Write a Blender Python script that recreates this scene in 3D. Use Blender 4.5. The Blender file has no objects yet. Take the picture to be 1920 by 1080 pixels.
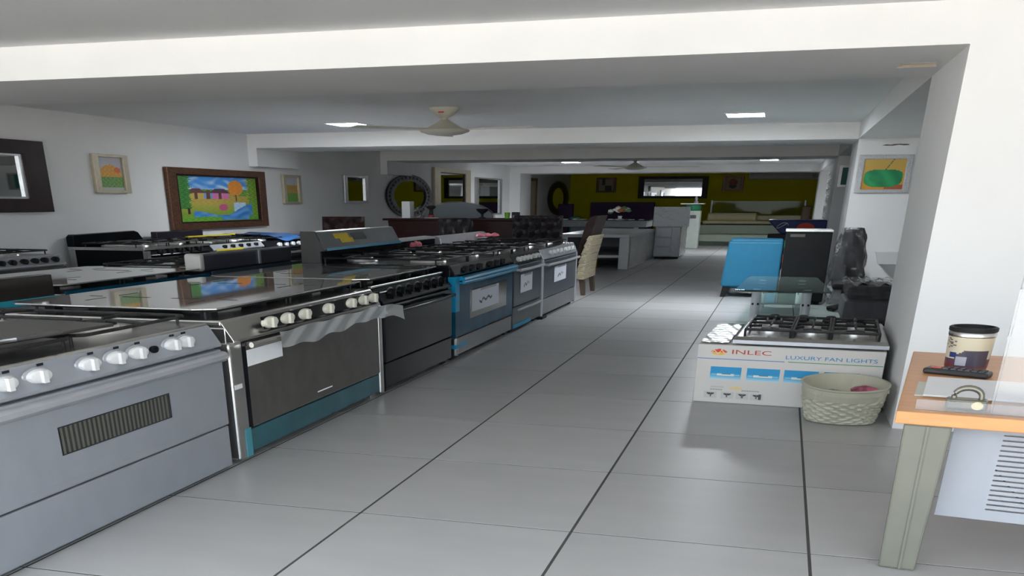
import bpy, bmesh, math, random
from mathutils import Vector, Matrix
random.seed(7)
R = math.radians
scene = bpy.context.scene
COL = scene.collection

# ---------------------------------------------------------------- camera
cam = bpy.data.cameras.new('camera'); camo = bpy.data.objects.new('camera', cam); COL.objects.link(camo)
camo.location = (0, 0, 1.15)
camo.rotation_euler = (R(90 - 27.2837), 0, R(16.7938))
cam.sensor_width = 36; cam.lens = 1771.785 * 36 / 1920
cam.shift_x = (960 - 872.42) / 1920; cam.shift_y = (1288.84 - 540) / 1920
cam.clip_start = 0.02; cam.clip_end = 300
scene.camera = camo

# ---------------------------------------------------------------- daylight and exposure
world = bpy.data.worlds.new('world'); scene.world = world; world.use_nodes = True
wn = world.node_tree; bg = wn.nodes['Background']
bg.inputs[0].default_value = (0.78, 0.89, 1.0, 1); bg.inputs[1].default_value = 5.0
scene.view_settings.view_transform = 'Standard'; scene.view_settings.look = 'None'
scene.view_settings.exposure = 0.1; scene.view_settings.gamma = 1.0
scene.view_settings.use_curve_mapping = False

sun = bpy.data.lights.new('sun', 'SUN'); sun.energy = 29.0; sun.angle = R(0.6); sun.color = (1.0, 0.91, 0.78)
suno = bpy.data.objects.new('sun_offscreen', sun); COL.objects.link(suno); suno.rotation_euler = Vector((0.2, -0.45, -0.87)).to_track_quat('-Z', 'Y').to_euler()

def portal(name, loc, rot, sx, sy):        # sampling guide for the sky in an opening; gives no light itself
    l = bpy.data.lights.new(name, 'AREA'); l.shape = 'RECTANGLE'; l.size = sx; l.size_y = sy
    l.cycles.is_portal = True
    o = bpy.data.objects.new(name, l); COL.objects.link(o); o.location = loc; o.rotation_euler = rot
portal('shopfront_opening_offscreen', (-1.7, -0.28, 1.0), (R(90), 0, 0), 11.6, 1.99)

# ---------------------------------------------------------------- materials
MATS = {}
def mat(name, col, rough=0.5, metal=0.0, var=0.06, scale=8.0, bump=0.0, ior=1.45, coat=0.0, emit=0.0, stretch=(1, 1, 1), sheen=0.0, spec=0.5):
    if name in MATS: return MATS[name]
    m = bpy.data.materials.new(name); m.use_nodes = True; nt = m.node_tree; N = nt.nodes; L = nt.links
    p = N['Principled BSDF']
    tc = N.new('ShaderNodeTexCoord'); mp = N.new('ShaderNodeMapping'); mp.inputs['Scale'].default_value = stretch
    no = N.new('ShaderNodeTexNoise'); no.inputs['Scale'].default_value = scale; no.inputs['Detail'].default_value = 4
    L.new(tc.outputs['Object'], mp.inputs[0]); L.new(mp.outputs[0], no.inputs['Vector'])
    rp = N.new('ShaderNodeValToRGB')
    lo = tuple(max(0, c * (1 - var)) for c in col[:3]) + (1,); hi = tuple(min(1, c * (1 + var)) for c in col[:3]) + (1,)
    rp.color_ramp.elements[0].position = 0.3; rp.color_ramp.elements[1].position = 0.7
    rp.color_ramp.elements[0].color = lo; rp.color_ramp.elements[1].color = hi
    L.new(no.outputs['Fac'], rp.inputs[0]); L.new(rp.outputs[0], p.inputs['Base Color'])
    p.inputs['Roughness'].default_value = rough; p.inputs['Metallic'].default_value = metal
    p.inputs['IOR'].default_value = ior; p.inputs['Coat Weight'].default_value = coat
    p.inputs['Sheen Weight'].default_value = sheen; p.inputs['Specular IOR Level'].default_value = spec
    if emit:
        p.inputs['Emission Color'].default_value = tuple(col[:3]) + (1,); p.inputs['Emission Strength'].default_value = emit
    if bump:
        b = N.new('ShaderNodeBump'); b.inputs['Strength'].default_value = bump; b.inputs['Distance'].default_value = 0.02
        L.new(no.outputs['Fac'], b.inputs['Height']); L.new(b.outputs[0], p.inputs['Normal'])
    MATS[name] = m
    return m

def film(name, col, opacity, rough=0.15, ior=1.45):       # glass panes and clear plastic: part see-through, part gloss
    if name in MATS: return MATS[name]
    m = bpy.data.materials.new(name); m.use_nodes = True; nt = m.node_tree; N = nt.nodes; L = nt.links
    out = N['Material Output']; N.remove(N['Principled BSDF'])
    tr = N.new('ShaderNodeBsdfTransparent'); tr.inputs[0].default_value = tuple(0.55 + 0.45 * c for c in col) + (1,)
    di = N.new('ShaderNodeBsdfDiffuse'); di.inputs[0].default_value = tuple(col) + (1,)
    gl = N.new('ShaderNodeBsdfGlossy'); gl.inputs['Roughness'].default_value = rough
    no = N.new('ShaderNodeTexNoise'); no.inputs['Scale'].default_value = 6
    mr = N.new('ShaderNodeMapRange'); mr.inputs['To Min'].default_value = opacity * 0.7; mr.inputs['To Max'].default_value = min(1, opacity * 1.3)
    L.new(no.outputs['Fac'], mr.inputs['Value'])
    m1 = N.new('ShaderNodeMixShader'); L.new(mr.outputs[0], m1.inputs[0]); L.new(tr.outputs[0], m1.inputs[1]); L.new(di.outputs[0], m1.inputs[2])
    fr = N.new('ShaderNodeFresnel'); fr.inputs[0].default_value = ior
    m2 = N.new('ShaderNodeMixShader'); L.new(fr.outputs[0], m2.inputs[0]); L.new(m1.outputs[0], m2.inputs[1]); L.new(gl.outputs[0], m2.inputs[2])
    L.new(m2.outputs[0], out.inputs[0]); MATS[name] = m
    return m

def print_mat(name='print', rough=0.5):                   # flat print: colours come from the picture's own colour attribute
    if name in MATS: return MATS[name]
    m = bpy.data.materials.new(name); m.use_nodes = True; nt = m.node_tree
    a = nt.nodes.new('ShaderNodeAttribute'); a.attribute_name = 'Col'
    p = nt.nodes['Principled BSDF']; p.inputs['Roughness'].default_value = rough
    nt.links.new(a.outputs['Color'], p.inputs['Base Color']); MATS[name] = m
    return m

def srgb(r, g, b):
    f = lambda c: (c / 255 / 12.92) if c / 255 <= 0.04045 else ((c / 255 + 0.055) / 1.055) ** 2.4
    return (f(r), f(g), f(b))

# ---------------------------------------------------------------- mesh builder
class MB:
    def __init__(s): s.v = []; s.f = []
    def add(s, vs, fs):
        o = len(s.v); s.v += [tuple(q) for q in vs]; s.f += [tuple(i + o for i in q) for q in fs]; return s
    def box(s, x0, x1, y0, y1, z0, z1):
        if x1 < x0: x0, x1 = x1, x0
        if y1 < y0: y0, y1 = y1, y0
        if z1 < z0: z0, z1 = z1, z0
        return s.add([(x0, y0, z0), (x1, y0, z0), (x1, y1, z0), (x0, y1, z0), (x0, y0, z1), (x1, y0, z1), (x1, y1, z1), (x0, y1, z1)],
                     [(0, 3, 2, 1), (4, 5, 6, 7), (0, 1, 5, 4), (1, 2, 6, 5), (2, 3, 7, 6), (3, 0, 4, 7)])
    def hexa(s, b, t):                                    # bottom 4 points ccw, top 4 points ccw
        return s.add(list(b) + list(t), [(0, 3, 2, 1), (4, 5, 6, 7), (0, 1, 5, 4), (1, 2, 6, 5), (2, 3, 7, 6), (3, 0, 4, 7)])
    def prism(s, poly, a0, a1, axis='y'):                 # poly in the two other axes
        n = len(poly)
        def P(q, a): return {'y': (q[0], a, q[1]), 'x': (a, q[0], q[1]), 'z': (q[0], q[1], a)}[axis]
        vs = [P(q, a0) for q in poly] + [P(q, a1) for q in poly]
        fs = [tuple(range(n)), tuple(range(2 * n - 1, n - 1, -1))] + [(i, n + i, n + (i + 1) % n, (i + 1) % n) for i in range(n)]
        return s.add(vs, fs)
    def lathe(s, prof, n=20, c=(0, 0, 0), axis='z', s1=1.0, s2=1.0):   # prof (r, h) from one end to the other
        vs = []
        for r, h in prof:
            for k in range(n):
                a = 2 * math.pi * k / n; u = r * math.cos(a) * s1; w = r * math.sin(a) * s2
                vs.append({'z': (c[0] + u, c[1] + w, c[2] + h), 'x': (c[0] + h, c[1] + u, c[2] + w), 'y': (c[0] + w, c[1] + h, c[2] + u)}[axis])
        fs = []
        for i in range(len(prof) - 1):
            for k in range(n):
                k2 = (k + 1) % n; fs.append((i * n + k, i * n + k2, (i + 1) * n + k2, (i + 1) * n + k))
        fs.append(tuple(range(n - 1, -1, -1))); m = (len(prof) - 1) * n; fs.append(tuple(range(m, m + n)))
        return s.add(vs, fs)
    def tube(s, pts, r, n=8, closed=False):
        pts = [Vector(p) for p in pts]; N = len(pts); vs = []; fs = []
        for i, p in enumerate(pts):
            a = pts[(i - 1) % N] if (closed or i) else p; b = pts[(i + 1) % N] if (closed or i < N - 1) else p
            d = (b - a).normalized(); up = Vector((0, 0, 1)) if abs(d.z) < 0.9 else Vector((1, 0, 0))
            e1 = d.cross(up).normalized(); e2 = d.cross(e1).normalized()
            rr = r[i] if isinstance(r, (list, tuple)) else r
            for k in range(n):
                t = 2 * math.pi * k / n; vs.append(p + (e1 * math.cos(t) + e2 * math.sin(t)) * rr)
        M = N if closed else N - 1
        for i in range(M):
            j = (i + 1) % N
            for k in range(n):
                k2 = (k + 1) % n; fs.append((i * n + k, j * n + k, j * n + k2, i * n + k2))
        if not closed: fs.append(tuple(range(n))); fs.append(tuple(range(N * n - 1, (N - 1) * n - 1, -1)))
        return s.add(vs, fs)
    def grid(s, fn, nu, nv):                              # fn(u, v) -> point
        vs = [fn(i / nu, j / nv) for j in range(nv + 1) for i in range(nu + 1)]
        fs = [(j * (nu + 1) + i, j * (nu + 1) + i + 1, (j + 1) * (nu + 1) + i + 1, (j + 1) * (nu + 1) + i) for j in range(nv) for i in range(nu)]
        return s.add(vs, fs)
    def ring(s, outer, inner, a0, a1, axis='x'):          # flat ring between two loops of points, with depth
        n = len(outer)
        def P(q, a): return {'y': (q[0], a, q[1]), 'x': (a, q[0], q[1]), 'z': (q[0], q[1], a)}[axis]
        vs = [P(q, a0) for q in outer] + [P(q, a0) for q in inner] + [P(q, a1) for q in outer] + [P(q, a1) for q in inner]
        fs = []
        for i in range(n):
            j = (i + 1) % n
            fs += [(i, j, n + j, n + i), (2 * n + i, 3 * n + i, 3 * n + j, 2 * n + j), (i, 2 * n + i, 2 * n + j, j), (n + i, n + j, 3 * n + j, 3 * n + i)]
        return s.add(vs, fs)
    def build(s, name, m, parent=None, bev=0.0, smooth=False, loc=None, rot=None, seg=2, solid=0.0, keep=False):
        me = bpy.data.meshes.new(name); me.from_pydata(s.v, [], s.f)
        bm = bmesh.new(); bm.from_mesh(me)
        if not keep: bmesh.ops.recalc_face_normals(bm, faces=bm.faces)
        bm.to_mesh(me); bm.free()
        if smooth:
            me.polygons.foreach_set('use_smooth', [True] * len(me.polygons)); me.set_sharp_from_angle(angle=R(38))
        me.update(); me.materials.append(m)
        o = bpy.data.objects.new(name, me); COL.objects.link(o)
        if parent: o.parent = parent
        if loc: o.location = loc
        if rot: o.rotation_euler = rot
        if solid:
            md = o.modifiers.new('solid', 'SOLIDIFY'); md.thickness = solid
        if bev:
            md = o.modifiers.new('bevel', 'BEVEL'); md.width = bev; md.segments = seg; md.limit_method = 'ANGLE'; md.angle_limit = R(40)
        return o

def thing(name, label, cat, loc=(0, 0, 0), rz=0.0, group=None):
    o = bpy.data.objects.new(name, None); COL.objects.link(o); o.empty_display_size = 0.1
    o.location = loc; o.rotation_euler = (0, 0, rz); tag(o, label, cat, group)
    return o
def tag(o, label, cat, group=None):
    o['label'] = label; o['category'] = cat
    if group: o['group'] = group
    return o
def struct(o, label=None):
    o['kind'] = 'structure'
    if label: o['label'] = label
    return o
def link_copy(src, parent, loc, name=None):
    c = src.copy(); COL.objects.link(c); c.parent = parent; c.location = loc
    if name: c.name = name
    return c
def panel(name, o, ud, vd, nx, ny, fn, parent, rough=0.5, m=None):     # flat print on a fine grid of faces
    o = Vector(o); ud = Vector(ud); vd = Vector(vd)
    vs = [tuple(o + ud * (i / nx) + vd * (j / ny)) for j in range(ny + 1) for i in range(nx + 1)]
    fs = [(j * (nx + 1) + i, j * (nx + 1) + i + 1, (j + 1) * (nx + 1) + i + 1, (j + 1) * (nx + 1) + i) for j in range(ny) for i in range(nx)]
    me = bpy.data.meshes.new(name); me.from_pydata(vs, [], fs); me.update()
    ca = me.color_attributes.new('Col', 'FLOAT_COLOR', 'CORNER'); data = []
    for j in range(ny):
        for i in range(nx):
            c = srgb(*fn((i + .5) / nx, (j + .5) / ny)); data += [c[0], c[1], c[2], 1.0] * 4
    ca.data.foreach_set('color', data)
    me.materials.append(m or print_mat('print_%d' % int(rough * 100), rough))
    ob = bpy.data.objects.new(name, me); COL.objects.link(ob); ob.parent = parent
    return ob
def text(name, s, loc, rot, size, m, parent, sx=1.0, ext=0.0008):
    cu = bpy.data.curves.new(name, 'FONT'); cu.body = s; cu.size = size; cu.extrude = ext
    t = bpy.data.objects.new(name, cu); COL.objects.link(t)
    dg = bpy.context.evaluated_depsgraph_get(); dg.update()
    me = bpy.data.meshes.new_from_object(t.evaluated_get(dg)); bpy.data.objects.remove(t)
    o = bpy.data.objects.new(name, me); COL.objects.link(o); o.parent = parent; o.location = loc; o.rotation_euler = rot
    o.scale = (sx, 1, 1); o['kind'] = 'stuff'; me.materials.clear(); me.materials.append(m)
    return o
def sn(u, v, k=1.0):                                      # cheap smooth noise for prints
    return 0.5 + 0.25 * (math.sin(u * 12.9 * k + 3 * math.sin(v * 7.3 * k)) + math.sin(v * 17.1 * k + 2 * math.sin(u * 9.7 * k)))
def lerp(a, b, t): t = max(0, min(1, t)); return tuple(x + (y - x) * t for x, y in zip(a, b))

# shared materials
WALL = mat('wall_paint', (0.89, 0.885, 0.875), 0.6, var=0.025, scale=1.5)
CEIL = mat('ceiling_paint', (0.85, 0.848, 0.85), 0.7, var=0.02, scale=1.0)
YEL = mat('yellow_paint', (0.74, 0.67, 0.0), 0.6, var=0.04, scale=1.2, spec=0.15)
GROUT = mat('grout', (0.07, 0.068, 0.062), 0.9)
STEEL = mat('stainless_steel', (0.56, 0.55, 0.53), 0.26, 1.0, var=0.05, scale=30, stretch=(1, .1, 1))
STEELD = mat('dark_steel', (0.2, 0.2, 0.2), 0.3, 1.0, var=0.05, scale=30)
SILVER = mat('silver_paint', (0.34, 0.36, 0.395), 0.38, 0.35, var=0.03)
SILVERL = mat('silver_trim', (0.45, 0.46, 0.49), 0.33, 0.4, var=0.03)
BLACK = mat('black_enamel', (0.008, 0.009, 0.011), 0.16, var=0.1, spec=0.1)
BLACKM = mat('black_matt', (0.017, 0.017, 0.018), 0.55, var=0.15, spec=0.25)
IRON = mat('cast_iron', (0.018, 0.017, 0.017), 0.5, var=0.2, scale=40, bump=0.2, spec=0.4)
WHITEP = mat('white_plastic', (0.72, 0.72, 0.72), 0.35, var=0.02)
CREAMP = mat('cream_plastic', (0.7, 0.68, 0.58), 0.4, var=0.03)
DGLASS = mat('smoked_glass', (0.075, 0.071, 0.064), 0.07, var=0.1, ior=1.5)
LID = mat('glass_lid', (0.55, 0.54, 0.515), 0.03, 0.6, var=0.03, ior=2.0)
BLUEF = mat('blue_film', (0.006, 0.065, 0.12), 0.25, var=0.15, scale=5, spec=0.08)
BLUEB = mat('bright_blue_film', (0.01, 0.25, 0.45), 0.3, var=0.1, scale=6, spec=0.2)
TEAL = mat('teal_film', (0.03, 0.12, 0.145), 0.25, 0.2, var=0.15, scale=4)
PAPER = mat('paper', (0.86, 0.87, 0.89), 0.7, var=0.02)
MIRROR = mat('mirror_silver', (0.85, 0.87, 0.87), 0.02, 1.0, var=0.0)
CLEAR = film('clear_glass', (0.6, 0.75, 0.7), 0.06, 0.03, 1.5)
WRAP = film('plastic_wrap', (0.6, 0.61, 0.63), 0.07, 0.12, 1.45)
WRAPW = film('milky_wrap', (0.62, 0.62, 0.61), 0.75, 0.25, 1.4)
# ================================================================ SETTING
XL, XR, ZC, ZB = -7.56, 0.745, 1.992, 1.815
TX, TY, TX0, TY0 = 0.883, 0.9475, 0.251, 3.521            # floor tile pitch and one crossing of the joints
fl = struct(MB().box(-7.7, 4.3, -0.3, 38.5, -0.12, -0.0012).build('floor', GROUT), 'pale grey square tiled shop floor with dark joints')
def tile_mat():
    m = mat('floor_tile', (0.44, 0.44, 0.44), 0.4, var=0.05, scale=2.5, stretch=(.5, 2, 1))
    nt = m.node_tree; p = nt.nodes['Principled BSDF']; rp = nt.nodes['Color Ramp'] if 'Color Ramp' in nt.nodes else [n for n in nt.nodes if n.type == 'VALTORGB'][0]
    oi = nt.nodes.new('ShaderNodeObjectInfo'); mr = nt.nodes.new('ShaderNodeMapRange'); mr.inputs['To Min'].default_value = 0.93; mr.inputs['To Max'].default_value = 1.07
    nt.links.new(oi.outputs['Random'], mr.inputs['Value'])
    mx = nt.nodes.new('ShaderNodeMix'); mx.data_type = 'RGBA'; mx.blend_type = 'MULTIPLY'; mx.inputs['Factor'].default_value = 1
    nt.links.new(rp.outputs[0], mx.inputs['A']); nt.links.new(mr.outputs[0], mx.inputs['B']); nt.links.new(mx.outputs['Result'], p.inputs['Base Color'])
    return m
TILE = tile_mat()
GX, GY = 0.012, 0.010
first = None
field = MB()
for i in range(-9, 5):
    for j in range(-4, 37):
        x0, y0 = TX0 + i * TX, TY0 + j * TY
        x1, y1 = min(x0 + TX, 4.2), min(y0 + TY, 38.3)
        if -4 <= i <= 1 and -3 <= j <= 20:
            if first is None:
                first = MB().box(GX / 2, TX - GX / 2, GY / 2, TY - GY / 2, -0.02, 0).build('tile', TILE, fl)
                first.location = (x0, y0, 0)
            else: link_copy(first, fl, (x0, y0, 0))
        else:
            field.box(max(x0 + GX / 2, XL), x1 - GX / 2, y0 + GY / 2, y1 - GY / 2, -0.02, 0)
o = field.build('tile_field', TILE, fl); o['kind'] = 'stuff'
struct(MB().box(-60, 60, -60, 80, -0.3, -0.14).build('ground', mat('paving', (0.5, 0.48, 0.45), 0.9)), 'paved ground outside the shop')
struct(MB().box(-7.8, 4.4, -.3, 38.6, ZC, ZC + .2).build('ceiling', CEIL))
struct(MB().box(XL - .2, XL, -.3, 38.5, 0, ZC).build('wall_left', WALL))
struct(MB().box(XL, 4.4, 38.3, 38.5, 0, ZC).build('wall_far', YEL), 'bright yellow painted end wall')
struct(MB().box(4.2, 4.4, -.3, 5.9, 0, ZC).build('wall_right', WALL))
# wall on the right of the opening (its jamb is the end of the first beam)
struct(MB().box(XR, 4.4, 5.9, 7.3, 0, ZC).build('wall_front', WALL), 'white wall facing the shop entrance beside the opening')
# first beam, with a cut-out for a lamp box left open in its underside
hx0, hx1, hy0, hy1 = 0.50, 0.705, 6.58, 6.80
b = MB()
b.box(XL, hx0, 5.9, 7.3, ZB, ZC).box(hx1, XR, 5.9, 7.3, ZB, ZC).box(hx0, hx1, 5.9, hy0, ZB, ZC).box(hx0, hx1, hy1, 7.3, ZB, ZC)
t1 = struct(b.build('trim_1', WALL), 'wide white ceiling beam over the opening')
MB().box(hx0 + .004, hx1 - .004, hy0 + .004, hy1 - .004, ZC - .02, ZC - .002).build('lamp_box', STEELD, t1)
MB().box(hx0 + .004, hx1 - .004, hy1 - .012, hy1 - .002, ZB + .001, ZB + .014).build('cut_edge', mat('raw_board', (0.6, 0.5, 0.36), 0.8), t1)
# further beams with the stub haunches at the left wall
for n, (y0, y1, zh) in enumerate(((14.15, 15.5, 1.585), (19.4, 20.8, 1.59), (29.4, 30.7, 0.0)), 2):
    b = MB().box(XL, XR, y0, y1, ZB, ZC)
    if zh > 0: b.box(XL, -7.42, y0, y1, zh, ZB)
    struct(b.build('trim_%d' % n, WALL))
    if zh == 0: struct(MB().box(XL, -7.25, y0, y1, 0, ZB).build('trim_9', WALL))
# longitudinal soffit over the bays on the right, then the piers that carry it
struct(MB().box(XR, 2.8, 7.3, 38.3, ZB, ZC).build('trim_5', WALL))
for n, (y0, y1) in enumerate(((14.15, 15.5), (19.4, 20.8), (29.4, 30.7)), 6):
    pb = MB()
    if n == 6:                                            # plaster broken open near the top: a real hole 6 cm deep
        cr = [(1.03, 1.742), (1.08, 1.737), (1.15, 1.735), (1.22, 1.744), (1.28, 1.738), (1.34, 1.742), (1.33, 1.752), (1.24, 1.757), (1.17, 1.755), (1.13, 1.748), (1.08, 1.752)]
        ou = [(1.0, 1.72), (1.08, 1.72), (1.15, 1.72), (1.22, 1.72), (1.28, 1.72), (1.37, 1.72), (1.37, 1.775), (1.24, 1.775), (1.17, 1.775), (1.13, 1.775), (1.0, 1.775)]
        pb.ring(ou, cr, y0, y0 + .06, 'y').box(XR + .01, 1.0, y0, y0 + .06, 0, ZB).box(1.37, 2.8, y0, y0 + .06, 0, ZB).box(1.0, 1.37, y0, y0 + .06, 0, 1.72).box(1.0, 1.37, y0, y0 + .06, 1.775, ZB)
        pb.box(XR + .01, 2.8, y0 + .06, y1, 0, ZB)
    else: pb.box(XR + .01, 2.8, y0, y1, 0, ZB)
    pr = struct(pb.build('trim_%d' % n, WALL), 'white pier at the right of the shop')
    if n == 6: MB().box(1.01, 1.36, y0 + .052, y0 + .059, 1.725, 1.77).build('broken_plaster', mat('raw_render', (0.3, 0.27, 0.24), 0.9), pr)
# outer wall closing the bays on the right
struct(MB().box(2.8, 3.0, 7.3, 38.3, 0, ZC).build('wall_right_outer', WALL))
# white pierced screen standing between the second and third pier
sc = thing('lattice_screen', 'tall white pierced screen with oval holes between the piers', 'screen', (0.80, 20.85, 0))
for q in range(5):
    y0 = .1 + q * .75
    fr = MB()
    for z in range(9):
        c = (y0 + .28, .35 + z * .16); n = 16
        ou = []; inn = []
        for a in range(n):
            t = 2 * math.pi * (a + .5) / n; cx, cy = math.cos(t), math.sin(t); m_ = max(abs(cx), abs(cy))
            ou.append((c[0] + .3 * cx / m_, c[1] + .08 * cy / m_)); inn.append((c[0] + .2 * cx, c[1] + .055 * cy))
        fr.ring(ou, inn, 0, .05)
    fr.box(0, .05, y0 - .02, y0 + .58, 0, .27)
    fr.box(0, .05, y0 - .02, y0 + .58, 1.71, 1.8)
    fr.build('pierced_panel', WALL, sc)

# ceiling panel lights
LGT = mat('lamp_diffuser', (0.9, 0.95, 1.0), 0.5, var=0.0, emit=100.0)
for (x, y), where in zip(((-5.33, 12.65), (-0.55, 12.55), (-5.27, 26.6), (-0.5, 26.3)),
                         ('near the fan, on the painting wall side', 'near the fan, above the aisle side', 'in the far bay, on the mirror wall side', 'in the far bay, on the pier side')):
    t = thing('ceiling_light', 'square white recessed ceiling panel light ' + where, 'ceiling light', (x, y, ZC), group='ceiling panel lights')
    hx, hy = .2, .24
    MB().ring([(-hx - .02, -hy - .02), (hx + .02, -hy - .02), (hx + .02, hy + .02), (-hx - .02, hy + .02)], [(-hx, -hy), (hx, -hy), (hx, hy), (-hx, hy)], -.012, 0, 'z').build('frame', WHITEP, t)
    MB().box(-hx, hx, -hy, hy, -.008, 0).build('diffuser', LGT, t)

# ceiling fans
FANM = mat('fan_cream', (0.66, 0.63, 0.53), 0.4, var=0.02)
FANS = mat('fan_shaded', (0.5, 0.5, 0.52), 0.45, var=0.02)  # fan cream copied with the far bay's shade in its colour; unused
def fan(label, loc, m, angles, blade_len):
    t = thing('ceiling_fan', label, 'fan', loc, group='ceiling fans')
    MB().lathe([(.155, 0), (.15, -.012), (.085, -.065), (.035, -.09)], 28).build('canopy', m, t, smooth=True)
    MB().lathe([(.03, -.085), (.035, -.105), (.12, -.15), (.2, -.185)], 28).build('motor_housing', m, t, smooth=True)
    MB().lathe([(.2, -.183), (.255, -.195), (.262, -.203), (.25, -.215), (.18, -.235), (.08, -.245), (.01, -.247)], 32).build('bottom_dish', m, t, smooth=True)
    for a in angles:
        bl = MB().hexa([(.2, -.05, -.197), (.2 + blade_len, -.1, -.205), (.2 + blade_len, .1, -.193), (.2, .05, -.19)],
                       [(.2, -.05, -.191), (.2 + blade_len, -.1, -.199), (.2 + blade_len, .1, -.187), (.2, .05, -.184)])
        bl.build('blade', m, t, rot=(0, 0, R(a)))
    return t
f1 = fan('cream ceiling fan with hourglass canopy and round bottom dish above the cookers', (-3.49, 10.82, ZC), FANM, (108, 228, 348), .85)
MB().box(-.03, .03, -.118, -.112, -.05, -.038).build('maker_badge', mat('badge_red', (0.5, 0.03, 0.06), 0.5), f1, loc=(0, .0, 0))
fan('cream ceiling fan with thin blades in the far bay', (-3.31, 24.0, ZC), FANM, (3, 120, 243), 1.2)
# ================================================================ COOKERS
ALU = mat('burner_alloy', (0.7, 0.69, 0.67), 0.35, 0.7, var=0.05)
def grate(x0, x1, y0, y1, z, zt, centres, r=0.007):
    b = MB(); c = .05; P = []
    for cx, cy, a0 in ((x1 - c, y1 - c, 0), (x0 + c, y1 - c, 90), (x0 + c, y0 + c, 180), (x1 - c, y0 + c, 270)):
        for k in range(4):
            a = R(a0 + k * 30); P.append((cx + c * math.cos(a), cy + c * math.sin(a), zt))
    b.tube(P, r, 6, True)
    for cx, cy in ((x0 + c, y0 + .004), (x1 - c, y0 + .004), (x0 + c, y1 - .004), (x1 - c, y1 - .004)):
        b.tube([(cx, cy, zt), (cx, cy, z)], r, 6)
    for cx, cy in centres:
        for dx, dy, L0 in ((1, 0, x1 - cx), (-1, 0, cx - x0), (0, 1, y1 - cy), (0, -1, cy - y0)):
            L0 = min(L0, .36)
            b.tube([(cx + dx * L0, cy + dy * L0, zt), (cx + dx * (L0 * .6), cy + dy * (L0 * .6), zt + .008), (cx + dx * .06, cy + dy * .06, zt + .008)], r, 6)
    return b
def burner(t, cx, cy, z, r, base, cap):
    b = MB().lathe([(r, 0), (r * .97, .012), (r * .7, .016), (r * .68, .026)], 20, (cx, cy, z)).build('burner', base, t, smooth=True)
    MB().lathe([(r * .62, .026), (r * .62, .034), (r * .5, .038)], 20, (cx, cy, z)).build('burner_cap', cap, b, smooth=True)

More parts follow.
